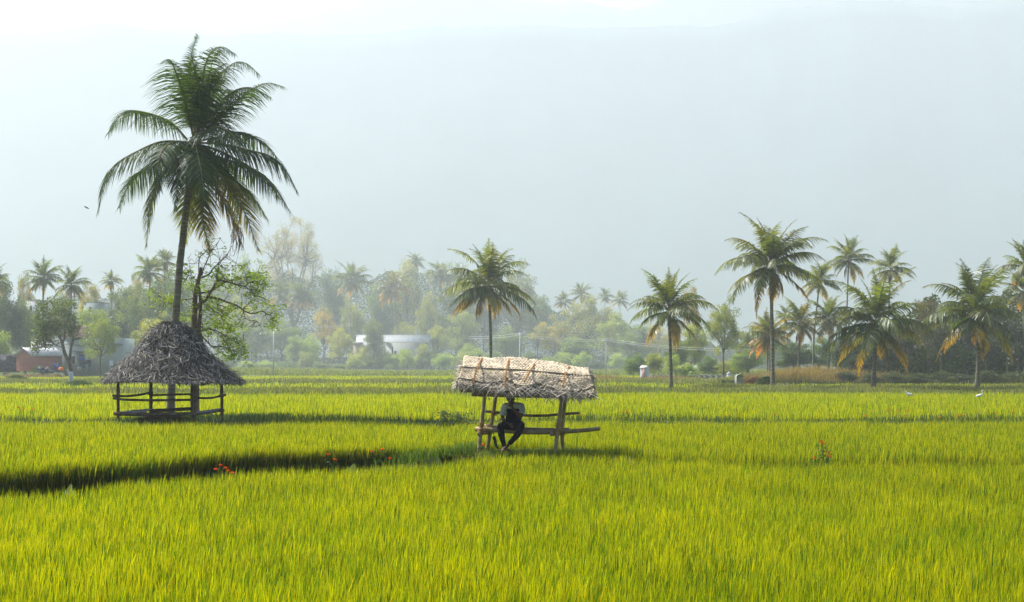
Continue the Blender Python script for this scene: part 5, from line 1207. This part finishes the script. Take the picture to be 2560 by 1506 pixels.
# red shed
x0, zb = hq(325, 790); x1, _ = hq(612, 790); zw = hq(0, 545)[1]; za = hq(450, 398)[1]; x2 = hq(1100, 0)[0]; zb -= .5
sd_ = empty('shed', (x0, HDs, 0)); tag(sd_, 'small red plastered shed with a ribbed tin gable roof', 'shed')
w1 = x1 - x0; xr_ = x2 - x0; am = (hq(450, 0)[0] - x0)
mb = MB(); dep = 5.0   # front gable faces the camera at the left, the long wall runs back to the right
sx = xr_ - w1
mb.add([(0, 0, zb), (w1, 0, zb), (w1, 0, zw), (am, 0, za - .08), (0, 0, zw - .0), (xr_, 3.0, zb), (xr_, 3.0, zw), (xr_ - w1, 4.6, zb), (xr_ - w1, 4.6, zw), (0, 3.2, zb), (0, 3.2, zw)],
       [(0, 1, 2, 4), (1, 5, 6, 2), (5, 7, 8, 6), (7, 9, 10, 8), (9, 0, 4, 10)]); mb.f.append(np.array([(4, 2, 3)], np.int32))
mb.build('wall', M_terra, sd_)
mb = MB(); nr = 26
ex, ez = hq(245, 580)[0] - x0, hq(0, 580)[1]
def rp(u, v, side):     # ribbed sheet: u along the ridge, v down the slope
    rid = np.array([am + (xr_ - w1 + .3) * u, -.25 + 3.2 * u, za + .05]); ev = np.array([(w1 + .25) if side > 0 else ex, -.3, (zw - .12) if side > 0 else ez]) + np.array([(xr_ - w1 + .3) * u, 3.2 * u, 0])
    return rid * (1 - v) + ev * v
for side in (1, -1):
    V = []
    for i in range(nr * 4 + 1):
        for v in (0, 1): q = rp(i / (nr * 4), v, side); q[2] += .035 * (1 if i % 4 in (1, 2) else 0); V.append(q)
    mb.add(V, [(2 * i, 2 * i + 2, 2 * i + 3, 2 * i + 1) for i in range(nr * 4)])
o = mb.build('tin_roof', M_tin, sd_); q = o.modifiers.new('thick', 'SOLIDIFY'); q.thickness = .03
# dark lean-to left of it
xa, xb_ = hq(-160, 0)[0], hq(322, 0)[0]; mb = MB(); zt = hq(0, 540)[1]; zb2 = hq(0, 800)[1] - .6
n = 18; V = []
for j in range(5):
    for i in range(n): V.append((xa + (xb_ - xa) * i / (n - 1), HDs + 1.5 + .25 * noise.noise(Vector((i * .7, j, 0))) - (0 if j < 4 else -3.0), zb2 + (zt - zb2) * min(j, 3) / 3 + .12 * noise.noise(Vector((i * .5, j, 3))) + (.15 if j == 4 else 0)))
mb.add(V, [(j * n + i, j * n + i + 1, (j + 1) * n + i + 1, (j + 1) * n + i) for j in range(4) for i in range(n)])
o = mb.build('lean_to', M_tarp); q = o.modifiers.new('thick', 'SOLIDIFY'); q.thickness = .1; tag(o, 'low dark lean-to hung with tarpaulin left of the red shed', 'lean-to')
# grey blue house
HD2 = 226.0; hh = lambda cx, cy: hq(cx, cy, HD2)
gx0, gz0 = hh(1270, 870); gx1 = hh(2420, 0)[0]; zt = hh(0, 200)[1]; zmid = hh(0, 455)[1]; gz0 -= .6
gh = empty('house', (gx0, HD2, 0)); tag(gh, 'blue grey rendered house with a bright blue double door behind the trees', 'house')
W = gx1 - gx0; mb = MB(); box(mb, 0, W, 0, 7, gz0, zt); mb.build('wall', M_blue, gh)
mb = MB(); lz = hh(0, 455)[1]; lx0, lx1 = hh(1440, 0)[0] - gx0, hh(1960, 0)[0] - gx0; box(mb, lx0, lx1, -1.1, -.02, lz - .12, lz + .12); mb.build('porch_slab', M_conc, gh)
mb = MB(); z3 = hh(0, 320)[1]; box(mb, -.1, W + .1, -.35, -.003, z3 - .08, z3 + .08); mb.build('ledge', M_conc, gh)
for a, b_ in ((1515, 1560), (1715, 1755)):
    mb = MB(); box(mb, hh(a, 0)[0] - gx0, hh(b_, 0)[0] - gx0, -.95, -.7, gz0, lz - .125); mb.build('pillar', M_conc, gh)
dz0, dz1 = hh(0, 785)[1], hh(0, 540)[1]
mb = MB(); box(mb, hh(1560, 0)[0] - gx0, hh(1722, 0)[0] - gx0, -.06, -.003, dz0, dz1 + .05); mb.build('doorway', M_dark, gh)
for a, b_ in ((1565, 1628), (1650, 1718)):
    mb = MB(); box(mb, hh(a, 0)[0] - gx0, hh(b_, 0)[0] - gx0, -.12, -.065, dz0, dz1)
    for zz in (.25, .55, .85): box(mb, hh(a, 0)[0] - gx0 + .1, hh(b_, 0)[0] - gx0 - .1, -.14, -.121, dz0 + (dz1 - dz0) * zz - .04, dz0 + (dz1 - dz0) * zz + .04)
    mb.build('door', M_bluedoor, gh)
mb = MB(); box(mb, hh(1420, 0)[0] - gx0, hh(1490, 0)[0] - gx0, -.05, -.003, hh(0, 700)[1], hh(0, 560)[1]); mb.build('window', M_dark, gh)
mb = MB(); box(mb, hh(2150, 0)[0] - gx0, hh(2228, 0)[0] - gx0, -.08, -.003, hh(0, 828)[1], hh(0, 645)[1]); tag(mb.build('door', M_white, gh), 'pale side door')
mb = MB(); tx0, tx1 = hh(1240, 0)[0] - gx0, hh(1700, 0)[0] - gx0; tz0, tz1 = zt + .02, hh(0, -40)[1]
for k in range(9):
    v0, v1 = k / 9, (k + 1) / 9 + .02; mb.add([(tx0 + 1.2 * v0, -.4 + 3 * v0, tz0 + (tz1 - tz0) * v0 + .06), (tx1 - .6 * v0, -.4 + 3 * v0, tz0 + (tz1 - tz0) * v0 + .06), (tx1 - .6 * v1, -.4 + 3 * v1, tz0 + (tz1 - tz0) * v1), (tx0 + 1.2 * v1, -.4 + 3 * v1, tz0 + (tz1 - tz0) * v1)], [(0, 1, 2, 3)])
mb.add([(tx0 + 1.2, 2.6, tz1), (tx1 - .6, 2.6, tz1), (tx1, 6, tz0), (tx0, 6, tz0)], [(0, 1, 2, 3)])
o = mb.build('tiled_roof', M_tile, gh); q = o.modifiers.new('thick', 'SOLIDIFY'); q.thickness = .05
def plain(name, label, cx0, cx1, cy0, cy1, D, mat, dep=5, parapet=True, cat='house'):
    a, zt_ = hq(cx0, cy0, D); b_, zb_ = hq(cx1, cy1, D); e = empty(name, (a, D, 0)); tag(e, label, cat)
    mb = MB(); box(mb, 0, b_ - a, 0, dep, zb_, zt_); mb.build('wall', mat, e)
    if parapet:
        mb = MB(); box(mb, -.15, b_ - a + .15, -.15, dep + .15, zt_ + .003, zt_ + .18); mb.build('parapet', M_conc, e)
    mb = MB(); box(mb, (b_ - a) * .3, (b_ - a) * .42, -.04, -.003, zt_ - 1.9, zt_ - .8); mb.build('window', M_dark, e)
plain('house', 'white walled block half hidden behind the whitewashed tree', 610, 1270, 190, 870, 232, M_white)
plain('house', 'pale rooftop with a long parapet under the two windblown palms', 470, 850, -520, -60, 262, M_white)
plain('house', 'pale grey rooftop right of the windblown palms', 1650, 2000, -490, -100, 268, M_blue)
# clutter by the houses
mb = MB(); xx, zz = hq(1200, 815, 218); sphere(mb, (0, 0, zz), .42, 12, 8, sq=(1, 1, .75)); o = mb.build('water_pot', surf('orange_plastic', (.75, .14, .02), (.8, .18, .03)), None, smooth=True, loc=(xx, 218, 0)); tag(o, 'bright orange pot on the ground before the red shed', 'pot')
mb = MB(); xx, zz = hq(1555, 800, 222); tube(mb, [(0, 0, zz - .55), (0, 0, zz - .1), (0, 0, zz + .2), (0, 0, zz + .25)], [.22, .30, .28, .2], n=12); o = mb.build('barrel', M_conc, None, loc=(xx, 222, 0)); tag(o, 'grey barrel beside the blue double door', 'barrel')
mb = MB(); xx, zz = hq(1685, 640, 223)
V = [(-.9 + 1.8 * i / 12, .1 * math.sin(i), 0 - (0 if j == 0 else (.95 if i in (0, 1, 2, 10, 11, 12) else .6) + .1 * math.sin(i * 2))) for j in range(2) for i in range(13)]
mb.add([(a, b_, c + zz) for a, b_, c in V], [(i, i + 1, i + 14, i + 13) for i in range(12)]); tube(mb, [(-3.4, 0, zz + .12), (0, 0, zz), (3, 0, zz + .15)], .02, n=4)
o = mb.build('laundry', M_tarp, None, loc=(xx, 223, 0)); q = o.modifiers.new('thick', 'SOLIDIFY'); q.thickness = .02; tag(o, 'dark garment on a washing line across the blue door', 'laundry')
for (a, b_, c, d, mt, lab) in ((1040, 1160, 670, 770, surf('blue_sheet', (.02, .07, .30), (.03, .10, .40), scale=3, bump=.5), 'blue plastic sheet thrown over a heap by the red shed'), (1300, 1370, 800, 830, M_conc, 'pale sacks piled in front of the grey house'), (740, 1000, 750, 800, surf('dull_sheet', (.06, .08, .11), (.12, .15, .19), scale=3), 'bent grey sheets lying before the red shed')):
    xx0, z1_ = hq(a, c, 219); xx1, z0_ = hq(b_, d, 219); mb = MB(); n = 9
    V = [(xx0 + (xx1 - xx0) * i / (n - 1), 219 + .5 * j, z0_ - .6 + (z1_ - z0_ + .6) * math.sin(PI * (j + .6) / 3.4) * (.55 + .45 * math.sin(1.3 * i + j)) ) for j in range(4) for i in range(n)]
    mb.add(V, [(j * n + i, j * n + i + 1, (j + 1) * n + i + 1, (j + 1) * n + i) for j in range(3) for i in range(n)]); o = mb.build('junk_heap', mt); q = o.modifiers.new('thick', 'SOLIDIFY'); q.thickness = .06; tag(o, lab, 'heap')

# ------------------------------------------------------------------ the white house among the trees
WD = 535.0
def wq(cx, cy, D=WD): return P(700 + cx / 5.25, D), Z(760 + cy / 5.25, D)
a, zt = wq(1000, 415); b_, _ = wq(1995, 0); zl = wq(0, 495)[1]; wh = empty('house', (a, WD, 0)); tag(wh, 'white flat roofed house with outside stairs, half buried in trees', 'house')
Wd = b_ - a; mb = MB(); box(mb, 0, Wd, 0, 9, -.1, zt); mb.build('wall', M_white, wh)
mb = MB(); box(mb, -.2, Wd + .2, -.2, 9.2, zt + .003, zt + .22); mb.build('parapet', M_white, wh)
l0 = wq(1380, 0)[0] - a; l1 = wq(1920, 0)[0] - a; zs = wq(0, 500)[1]
mb = MB(); box(mb, l0 + .6, l1, -4.0, -.003, -.1, zs - .25); mb.build('front_wing', wallmat('cream_plaster', (.42, .43, .42), (.52, .53, .52)), wh)
mb = MB(); box(mb, l0, l1 + .5, -5.0, -.004, zs - .24, zs + .06); mb.build('roof_slab', M_white, wh)
mb = MB(); box(mb, wq(985, 0)[0] - a - .6, wq(1100, 0)[0] - a, -4.4, -.004, zs - .5, zs - .2); mb.build('porch_slab', M_white, wh)
mb = MB(); box(mb, wq(985, 0)[0] - a - .2, wq(1090, 0)[0] - a, -3.6, -.004, -.1, zs - .52); mb.build('porch', wallmat('ochre_plaster', (.40, .32, .20), (.46, .38, .25)), wh)
for c0, c1, z0_, z1_ in ((1478, 1498, 560, 690), (1510, 1540, 620, 690), (1640, 1720, 610, 700)):
    mb = MB(); box(mb, wq(c0, 0)[0] - a, wq(c1, 0)[0] - a, -4.06, -4.003, wq(0, z1_)[1], wq(0, z0_)[1]); mb.build('window', M_dark, wh)
mb = MB()
for k in range(9):     # steps down the right end
    u = k / 9; box(mb, l1 - 1.5 + 3.6 * u, l1 - 1.5 + 3.6 * (u + 1 / 9) , -5.4, -4.2, zs - .1 - 2.6 * (u + 1 / 9), zs + .0 - 2.6 * u)
mb.build('stairs', M_conc, wh)
mb = MB()
for off in (0, -.5):
    tube(mb, [(l1 - 3, -5.4, zs + 1.1 + off), (l1 - 1.4, -5.4, zs + 1.1 + off), (l1 + 2.1, -5.4, zs - 1.4 + off)], .05, n=4)
for u in np.linspace(-3, 2, 8): zt2 = zs + 1.1 - max(0, u + 1.4) * .71; tube(mb, [(l1 + u, -5.4, zt2 - 1.1), (l1 + u, -5.4, zt2)], .04, n=4)
mb.build('railing', M_conc, wh)
mb = MB()
for zz in (.5, .9): tube(mb, [(Wd * .45, .2, zt + zz), (Wd, .2, zt + zz)], .04, n=4)
for u in np.linspace(.45, 1, 7): tube(mb, [(Wd * u, .2, zt), (Wd * u, .2, zt + .9)], .04, n=4)
mb.build('roof_railing', M_conc, wh)

# ------------------------------------------------------------------ posts and wires
M_post = surf('post_concrete', (.50, .52, .54), (.64, .66, .68), scale=2, rough=.8)
def post(px, ty, by, D, label, r=.11, arm=True, bz=0):
    e = empty('utility_pole', (P(px, D), D, bz)); tag(e, label, 'pole'); h = Z(ty, D) - bz
    mb = MB(); tube(mb, [(0, 0, -.2), (0, 0, h * .5), (.03, 0, h)], [r, r * .85, r * .7], n=8); mb.build('shaft', M_post, e)
    if arm: mb = MB(); box(mb, -.7, .7, -.06, .06, h - .45, h - .33); mb.build('crossarm', M_post, e)
    return (P(px, D), D, Z(ty, D))
p0 = post(684, 826, 930, 240, 'white bare pole standing alone at the foot of the trees', r=.13, arm=False)
p1 = post(1300, 832, 930, 205, 'pale grey wire pole just above the bamboo shelter roof', r=.12)
p2 = post(1515, 846, 930, 236, 'thin hazy wire pole left of the outhouse', r=.08)
def cable(p, q, sag, label, n=2, dz=.0):
    mb = MB()
    for k in range(n):
        pts = [(p[0] + (q[0] - p[0]) * u, p[1] + (q[1] - p[1]) * u, p[2] - .38 + .3 * k + dz + (q[2] - p[2]) * u - sag * 4 * u * (1 - u)) for u in np.linspace(0, 1, 16)]
        tube(mb, pts, .028, n=4, caps=False)
    o = mb.build('power_cable', M_post); tag(o, label, 'cable')
cable((P(1170, 215), 215, Z(841, 215)), p1, .15, 'pair of pale cables left of the grey wire pole')
cable(p1, p2, .5, 'thin hazy cables between the two wire poles')
cable(p2, (P(2000, 215), 215, Z(868, 215)), .8, 'faint cables running right behind the slender palm')
cable((P(745, 262), 262, Z(815, 262)), (P(880, 262), 262, Z(808, 262)), .2, 'short stretch of cables in front of the trees left of the white house')
# ------------------------------------------------------------------ outhouse, slab, wall and small things on the right
OD = 196.0; OS = F / OD
def oq(cx, cy, D=OD): return P(1560 + cx / 5.727, D), Z(890 + cy / 5.727, D)
ox, oz = oq(232, 320); ox1 = oq(318, 0)[0]; ox2 = oq(378, 0)[0]; zt = oq(0, 168)[1]
oh = empty('outhouse', (ox, OD, 0)); tag(oh, 'tiny white outhouse with a pale pink door at the far field edge', 'outhouse'); w1 = ox1 - ox; w2 = ox2 - ox1
Mo = wallmat('whitewashed_block', (.60, .64, .68), (.72, .75, .78)); mb = MB()
mb.add([(0, 0, -.3), (w1, -.3, -.3), (w1 + w2, 1.2, -.3), (w2, 1.5, -.3), (0, 0, zt), (w1, -.3, zt), (w1 + w2, 1.2, zt), (w2, 1.5, zt)], [(0, 1, 5, 4), (1, 2, 6, 5), (2, 3, 7, 6), (3, 0, 4, 7)]); mb.build('wall', Mo, oh)
mb = MB(); d0, d1 = oq(252, 0)[0] - ox, oq(306, 0)[0] - ox; f = lambda x: -.3 * x / w1 - .03
mb.add([(d0, f(d0), -.1), (d1, f(d1), -.1), (d1, f(d1), zt - .05), (d0, f(d0), zt - .05)], [(0, 1, 2, 3)]); q = mb.build('door', wallmat('pink_paint', (.62, .36, .38), (.70, .44, .46)), oh); q.modifiers.new('t', 'SOLIDIFY').thickness = .02
mb = MB(); rz = oq(0, 140)[1]; ez = zt - .03; ax_, ay_ = w2 / 2, .75
mb.add([(-.12, -.15, ez), (w1 + .1, -.45, ez), (w1 + ax_, ay_ - .3, rz), (ax_ - .1, ay_, rz), (w2 - .1, 1.65, ez), (w1 + w2 + .12, 1.3, ez)], [(0, 1, 2, 3), (3, 2, 5, 4)])
q = mb.build('roof', wallmat('pale_roof_sheet', (.60, .60, .56), (.70, .70, .66)), oh); q.modifiers.new('t', 'SOLIDIFY').thickness = .05
mb = MB(); mb.add([(w1, -.3, zt), (w1 + w2, 1.2, zt), (w1 + ax_, ay_ - .3, rz - .03)], [(0, 1, 2)]); mb.build('gable', Mo, oh)
GD = 128.0; gq = lambda cx, cy: oq(cx, cy, GD); g0, gz = gq(1612, 408); g1 = gq(1716, 0)[0]; gt = gq(0, 290)[1]; ga = gq(0, 264)[1]; mb = MB(); gw = g1 - g0
prof = [(0, -.2), (gw, -.2), (gw, gt), (gw * .8, gt + (ga - gt) * .8), (gw * .5, ga), (gw * .2, gt + (ga - gt) * .7), (0, gt)]
V = [(x, 0, z) for x, z in prof] + [(x - .12, .5, z) for x, z in prof]; k7 = len(prof)
mb.add(V, [(i, (i + 1) % k7, k7 + (i + 1) % k7, k7 + i) for i in range(k7)]); mb.f.append(np.array([(0, i, i + 1) for i in range(1, k7 - 1)] + [(k7, k7 + i + 1, k7 + i) for i in range(1, k7 - 1)], np.int32))
o = mb.build('stone_slab', surf('mossy_stone', (.20, .22, .17), (.36, .37, .31), scale=3.5, rough=.95, bump=.5), None, loc=(g0, GD, 0)); tag(o, 'upright grey stone slab standing in the green strip near the tallest right palm', 'stone slab')
LD = 186.0; mb = MB(); xa, xb_ = P(1625, LD), P(2060, LD); zl = Z(938, LD)
for i in range(30):
    u0, u1 = i / 30, (i + 1) / 30 - .002
    if i % 9 == 4: continue
    box(mb, xa + (xb_ - xa) * u0, xa + (xb_ - xa) * u1, 0, .4, -.3, zl - .12); box(mb, xa + (xb_ - xa) * u0, xa + (xb_ - xa) * u1, -.06, .46, zl - .117, zl)
o = mb.build('low_wall', M_conc, None, loc=(0, LD, 0)); tag(o, 'long low concrete wall running behind the outhouse grass', 'wall')
KD = 180.0; kx, kz = P(1824, KD), Z(936, KD); mb = MB(); box(mb, -.28, .28, 0, .5, -.1, kz + .0); mb.add([(-.34, -.05, kz + .003), (.34, -.05, kz + .003), (0, -.05, kz + .3), (-.34, .55, kz + .003), (.34, .55, kz + .003), (0, .55, kz + .3)], [(0, 2, 5, 3), (2, 1, 4, 5)]); mb.f.append(mb.f[-1][:0].reshape(0, 4)); mb.add([(-.34, -.051, kz + .003), (.34, -.051, kz + .003), (0, -.051, kz + .3)], [(0, 1, 2)])
mb.f = [f for f in mb.f if len(f)]
o = mb.build('shrine', Mo, None, loc=(kx, KD, 0)); tag(o, 'tiny white gabled shrine by the low wall left of the stone slab', 'shrine')
# brown straw heap, young fan palm
def mound(name, label, px, D, w_, h, cols, seed, n=1800, ls=.5):
    rg = np.random.default_rng(seed); a = rg.uniform(0, 2 * PI, n); r = rg.uniform(0, 1, n) ** .5; z = h * (1 - r ** 2) * rg.uniform(.7, 1, n); mb = MB()
    t = rg.uniform(size=(n, 1)); leaves(mb, np.stack([r * np.cos(a) * w_, r * np.sin(a) * w_ * .5, z], -1), ls, ls * .2, np.array(cols[0]) * (1 - t) + np.array(cols[1]) * t, rg, up=1.2, flat=.4)
    o = mb.build(name, leaf_mat(name + '_leaf', trans=.2, gloss=.02), None, loc=(P(px, D), D, 0)); tag(o, label, name.replace('_', ' ')); return o
mound('straw_heap', 'brown straw heap at the end of the dry grass bank', 1888, 137, 1.3, .75, ((.16, .08, .03), (.34, .20, .09)), 3)
mound('weed_clump', 'leafy green clump beside the foot of the whitewashed tree', 196, 131, 1.5, .5, ((.06, .12, .02), (.18, .25, .04)), 4, 2400, .4)
mound('weed_clump', 'leafy clump of weeds on the far bund at the left', 40, 168, 1.7, .8, ((.05, .10, .02), (.16, .22, .04)), 5, 1500, .4)
mound('weed_clump', 'dark weed clump beside the tallest right palm foot', 1915, 126, 1.0, 1.0, ((.04, .09, .015), (.12, .18, .03)), 6, 1200, .35)
fp_ = empty('fan_palm', (P(1722, 182), 182, 0)); tag(fp_, 'low trunkless fan palm bush between the slender palm and the round tree', 'palm bush')
for i in range(26):
    mb = MB(); rr_ = rnd; a = rr_.uniform(0, 2 * PI); el = rr_.uniform(.15, 1.35); l = rr_.uniform(1.0, 1.9); d = np.array([math.cos(a) * math.cos(el), math.sin(a) * math.cos(el), math.sin(el)]); tip = d * l
    tube(mb, smooth_pts([(0, 0, 0), tip * .5 + np.array([0, 0, .1]), tip], 2), .03, n=4, caps=False, col=(.2, .22, .06)); s1 = u_(np.cross(d, [0, 0, 1.0])); s2 = np.cross(s1, d)
    for k in range(13):
        t = (k / 12 - .5) * 3.4; q = d * math.cos(t) + s1 * math.sin(t); w_ = np.cross(q, s2); e_ = tip + q * rr_.uniform(.55, .75) - np.array([0, 0, .12]); mb.add([tip - w_ * .03, tip + w_ * .03, (tip + e_) / 2 + w_ * .05, e_, (tip + e_) / 2 - w_ * .05], [(0, 1, 2, 4)], np.array((.10, .17, .04)) * rr_.uniform(.7, 1.6)); b0 = mb.n - 5; mb.f.append(np.array([(b0 + 4, b0 + 2, b0 + 3)], np.int32))
    mb.build('fan_leaf', M_frond, fp_)
# dead roots and leaves at the foot of the tallest right palm
mb = MB()
for k in range(60):
    a = rnd.uniform(-2.6, .6); p = np.array([math.cos(a) * .3, math.sin(a) * .3, rnd.uniform(0, .5)]); strip(mb, p, np.array([math.cos(a), math.sin(a), rnd.uniform(-.6, .8)]), np.array([0, -1, 0.]), rnd.uniform(.25, .7), .06, (.34, .30, .24), .2)
o = mb.build('dead_leaves', M_mat, None, loc=(P(1945, 106), 106, 0)); tag(o, 'pile of dead palm leaves at the foot of the tallest right palm', 'dead leaves')

# ------------------------------------------------------------------ egrets and the flying bird
M_egret = surf('white_feathers', (.78, .80, .82), (.85, .86, .88), scale=10, rough=.8); M_beak = surf('beak', (.55, .35, .05), (.6, .4, .08), scale=5); M_leg = surf('bird_leg', (.03, .03, .02), (.05, .045, .03), scale=5)
def egret(px, py, D, label, neck, body_tilt, face=-1, s=1.0):
    zc = Z(py, D); gz = float(ground_z(np.array([P(px, D)]), np.array([D]))[0]); e = empty('egret', (P(px, D), D, gz)); tag(e, label, 'egret', 'egrets in the rice'); h = zc - gz
    Vb, Fb = skin_obj('b', {'t': (A(-face * .24 * s, 0, h - .05 * s), (.02, .03)), 'r': (A(-face * .12 * s, 0, h), (.07 * s, .075 * s)), 'c': (A(face * .03 * s, 0, h + .03 * s), (.085 * s, .09 * s)), 'b': (A(face * .12 * s, 0, h + .07 * s), (.05 * s, .05 * s)), **{('n%d' % i): (A(face * a * s, 0, h + b_ * s), r * s) for i, (a, b_, r) in enumerate(neck)}},
        [('t', 'r'), ('r', 'c'), ('c', 'b'), ('b', 'n0')] + [('n%d' % i, 'n%d' % (i + 1)) for i in range(len(neck) - 1)], root=2)
    obj_from('body', [(Vb, Fb)], M_egret, e, vox=.012, smooth_it=3); a, b_, r = neck[-1]
    mb = MB(); tube(mb, [(face * (a + .01) * s, 0, h + b_ * s), (face * (a + .12) * s, 0, h + (b_ - .02) * s)], [.014 * s, .002], n=6); mb.build('beak', M_beak, e)
    for sx in (-1, 1):
        mb = MB(); tube(mb, [(0, sx * .03, h - .03), (-face * .03, sx * .03, h * .5), (0, sx * .03, 0)], .009, n=5); mb.build('leg', M_leg, e)
    return e
egret(2272, 987, 76, 'white egret hunched low in the rice under the stout palm with nuts', [(.14, .12, .035), (.13, .17, .03), (.19, .19, .032)], 0, -1, .95)
egret(2449, 990, 75, 'white egret with its neck raised in the rice below the dark palm', [(.17, .12, .03), (.19, .20, .022), (.14, .27, .02), (.16, .34, .02), (.22, .36, .026)], 0, 1, .85)
bd = empty('bird', (P(217, 70), 70, Z(520, 70))); tag(bd, 'small dark bird flying in the haze left of the tallest palm', 'bird')
V, Fb = skin_obj('b', {'a': (A(-.12, 0, .06), .012), 'b': (A(-.04, 0, .02), .028), 'c': (A(.05, 0, -.02), .028), 'd': (A(.10, 0, -.05), .018)}, [('a', 'b'), ('b', 'c'), ('c', 'd')], root=1); obj_from('body', [(V, Fb)], M_leg, bd, vox=.01, smooth_it=2)
for s in (-1, 1):
    mb = MB(); mb.add([(.05, s * .02, 0), (-.05, s * .02, .01), (-.10, s * .16, .05), (-.02, s * .20, .06), (-.12, s * .30, .02)], [(0, 1, 2, 3)]); mb.f.append(np.array([(2, 3, 4)], np.int32)); mb.build('wing', M_leg, bd)

# ------------------------------------------------------------------ marigolds and weeds on the bunds
M_petal = leaf_mat('marigold_petal', trans=.35, tr_gain=(1.2, 1, .8), gloss=.0); M_stem = leaf_mat('marigold_leaf', trans=.3, gloss=.03)
def marigold(label, blooms, D, seed, fol=1.0, group='marigolds on the bunds', pink=False):
    rr = random.Random(seed); rg = np.random.default_rng(seed); bx = sum(b[0] for b in blooms) / len(blooms)
    if D is None:
        D = 28.0
        for _ in range(12): D = float(near_edge(P(bx, D)) + gap_w(P(bx, D)) * .35)
    X0 = P(bx, D); gz = float(ground_z(np.array([X0]), np.array([D]))[0])
    e = empty('marigold_plant', (X0, D, gz)); tag(e, label, 'flower', group); sm = MB(); lm = MB(); fl_ = []
    for (px, py) in blooms:
        d = rr.uniform(-.15, .1); x = P(px, D + d) - X0; z = Z(py, D + d) - gz; fl_.append((x, d, z))
        pts = smooth_pts([(x * .25, 0, 0), (x * .6 + rr.uniform(-.03, .03), d * .5, z * .5), (x, d, z)], 4); tube(sm, pts, .006, n=4, caps=False, col=(.05, .09, .02))
        for k in range(int(26 * fol)):
            u = rr.random(); i = min(int(u * (len(pts) - 1)), len(pts) - 2); c = pts[i] + rg.normal(0, .05, 3) * np.array([1.3, 1, .8]); leaves(lm, c[None], .06, .02, np.array((.04, .09, .015)) * rr.uniform(.7, 1.8), rg)
    sm.build('stem', M_stem, e); lm.build('leaves', M_stem, e)
    for x, y, z in fl_:
        mb = MB(); c = rg.uniform(.8, 1.1); r = rr.uniform(.028, .038)
        for k in range(46):
            v = rg.normal(size=3); v[2] = abs(v[2]) * .8; v /= np.linalg.norm(v); q = np.array([x, y, z]) + v * r * np.array([1, 1, .65]); s = np.cross(v, rg.normal(size=3)); s /= np.linalg.norm(s); t = np.cross(s, v)
            mb.add([q - s * .012, q - t * .010, q + s * .012, q + t * .012 + v * .006], [(0, 1, 2, 3)], (.62 * c, .02, .12) if pink else (.85 * c, (.10 + .05 * rr.random()) * c, .004))
        mb.build('bloom', M_petal, e)
marigold('clump of five small orange marigolds left of centre beside the dark ditch', [(552, 1164), (539, 1174), (564, 1171), (571, 1178), (581, 1183)], None, 1)
marigold('two orange marigolds in the middle of the dark ditch', [(821, 1137), (838, 1150)], None, 2)
marigold('three orange marigolds on the ditch toward the bamboo shelter', [(929, 1130), (956, 1125), (975, 1147)], None, 3)
marigold('single orange marigold beside the foot of the bamboo shelter post', [(1208, 1113)], 30.6, 4)
marigold('tall bushy marigold with dark seed heads alone in the rice on the right', [(2053, 1103), (2057, 1109), (2071, 1132), (2073, 1142), (2036, 1146)], None, 5, fol=3)
for i, (bl_, lab) in enumerate([([(48, 1019), (58, 1024), (82, 1023)], 'orange marigolds on the bund at the far left edge'), ([(1570, 1027), (1571, 1033), (1559, 1031)], 'marigolds on the bund right of the bamboo shelter'), ([(1450, 1039)], 'lone marigold at the tip of the bamboo back rail'),
    ([(1823, 1039)], 'lone marigold on the bund below the stone slab'), ([(1936, 1036)], 'lone marigold on the bund below the tallest right palm'), ([(2160, 1041), (2168, 1040)], 'pair of marigolds on the bund below the stout palm'),
    ([(2220, 1027), (2243, 1027), (2269, 1028)], 'three marigolds standing high on the bund below the hunched egret'), ([(2350, 1044)], 'small marigold low on the bund between the egrets'), ([(2396, 1041), (2408, 1039)], 'two marigolds close together left of the pink flower'), ([(2532, 1032)], 'marigold on the bund at the right edge')]):
    marigold(lab, bl_, 46.9, 20 + i, group='marigolds on the far bund')
marigold('pink flower on the bund below the egret with raised neck', [(2489, 1034), (2492, 1044)], 46.9, 40, group='marigolds on the far bund', pink=True)
rgw = np.random.default_rng(9); mb = MB()
for k in range(46):
    c = np.array([rgw.normal(0, .35), rgw.normal(0, .12), rgw.uniform(.05, .5)]); n = 22; t = rgw.uniform(size=(n, 1)); leaves(mb, c + rgw.normal(0, .07, (n, 3)), .07, .035, np.array((.05, .10, .03)) * (1 - t) + np.array((.16, .20, .08)) * t, rgw); 
o = mb.build('weed_clump', M_stem, None, loc=(P(1138, 44.5), 44.5, -.1)); tag(o, 'leafy weed clump with whitish heads left of the bamboo shelter', 'weed')
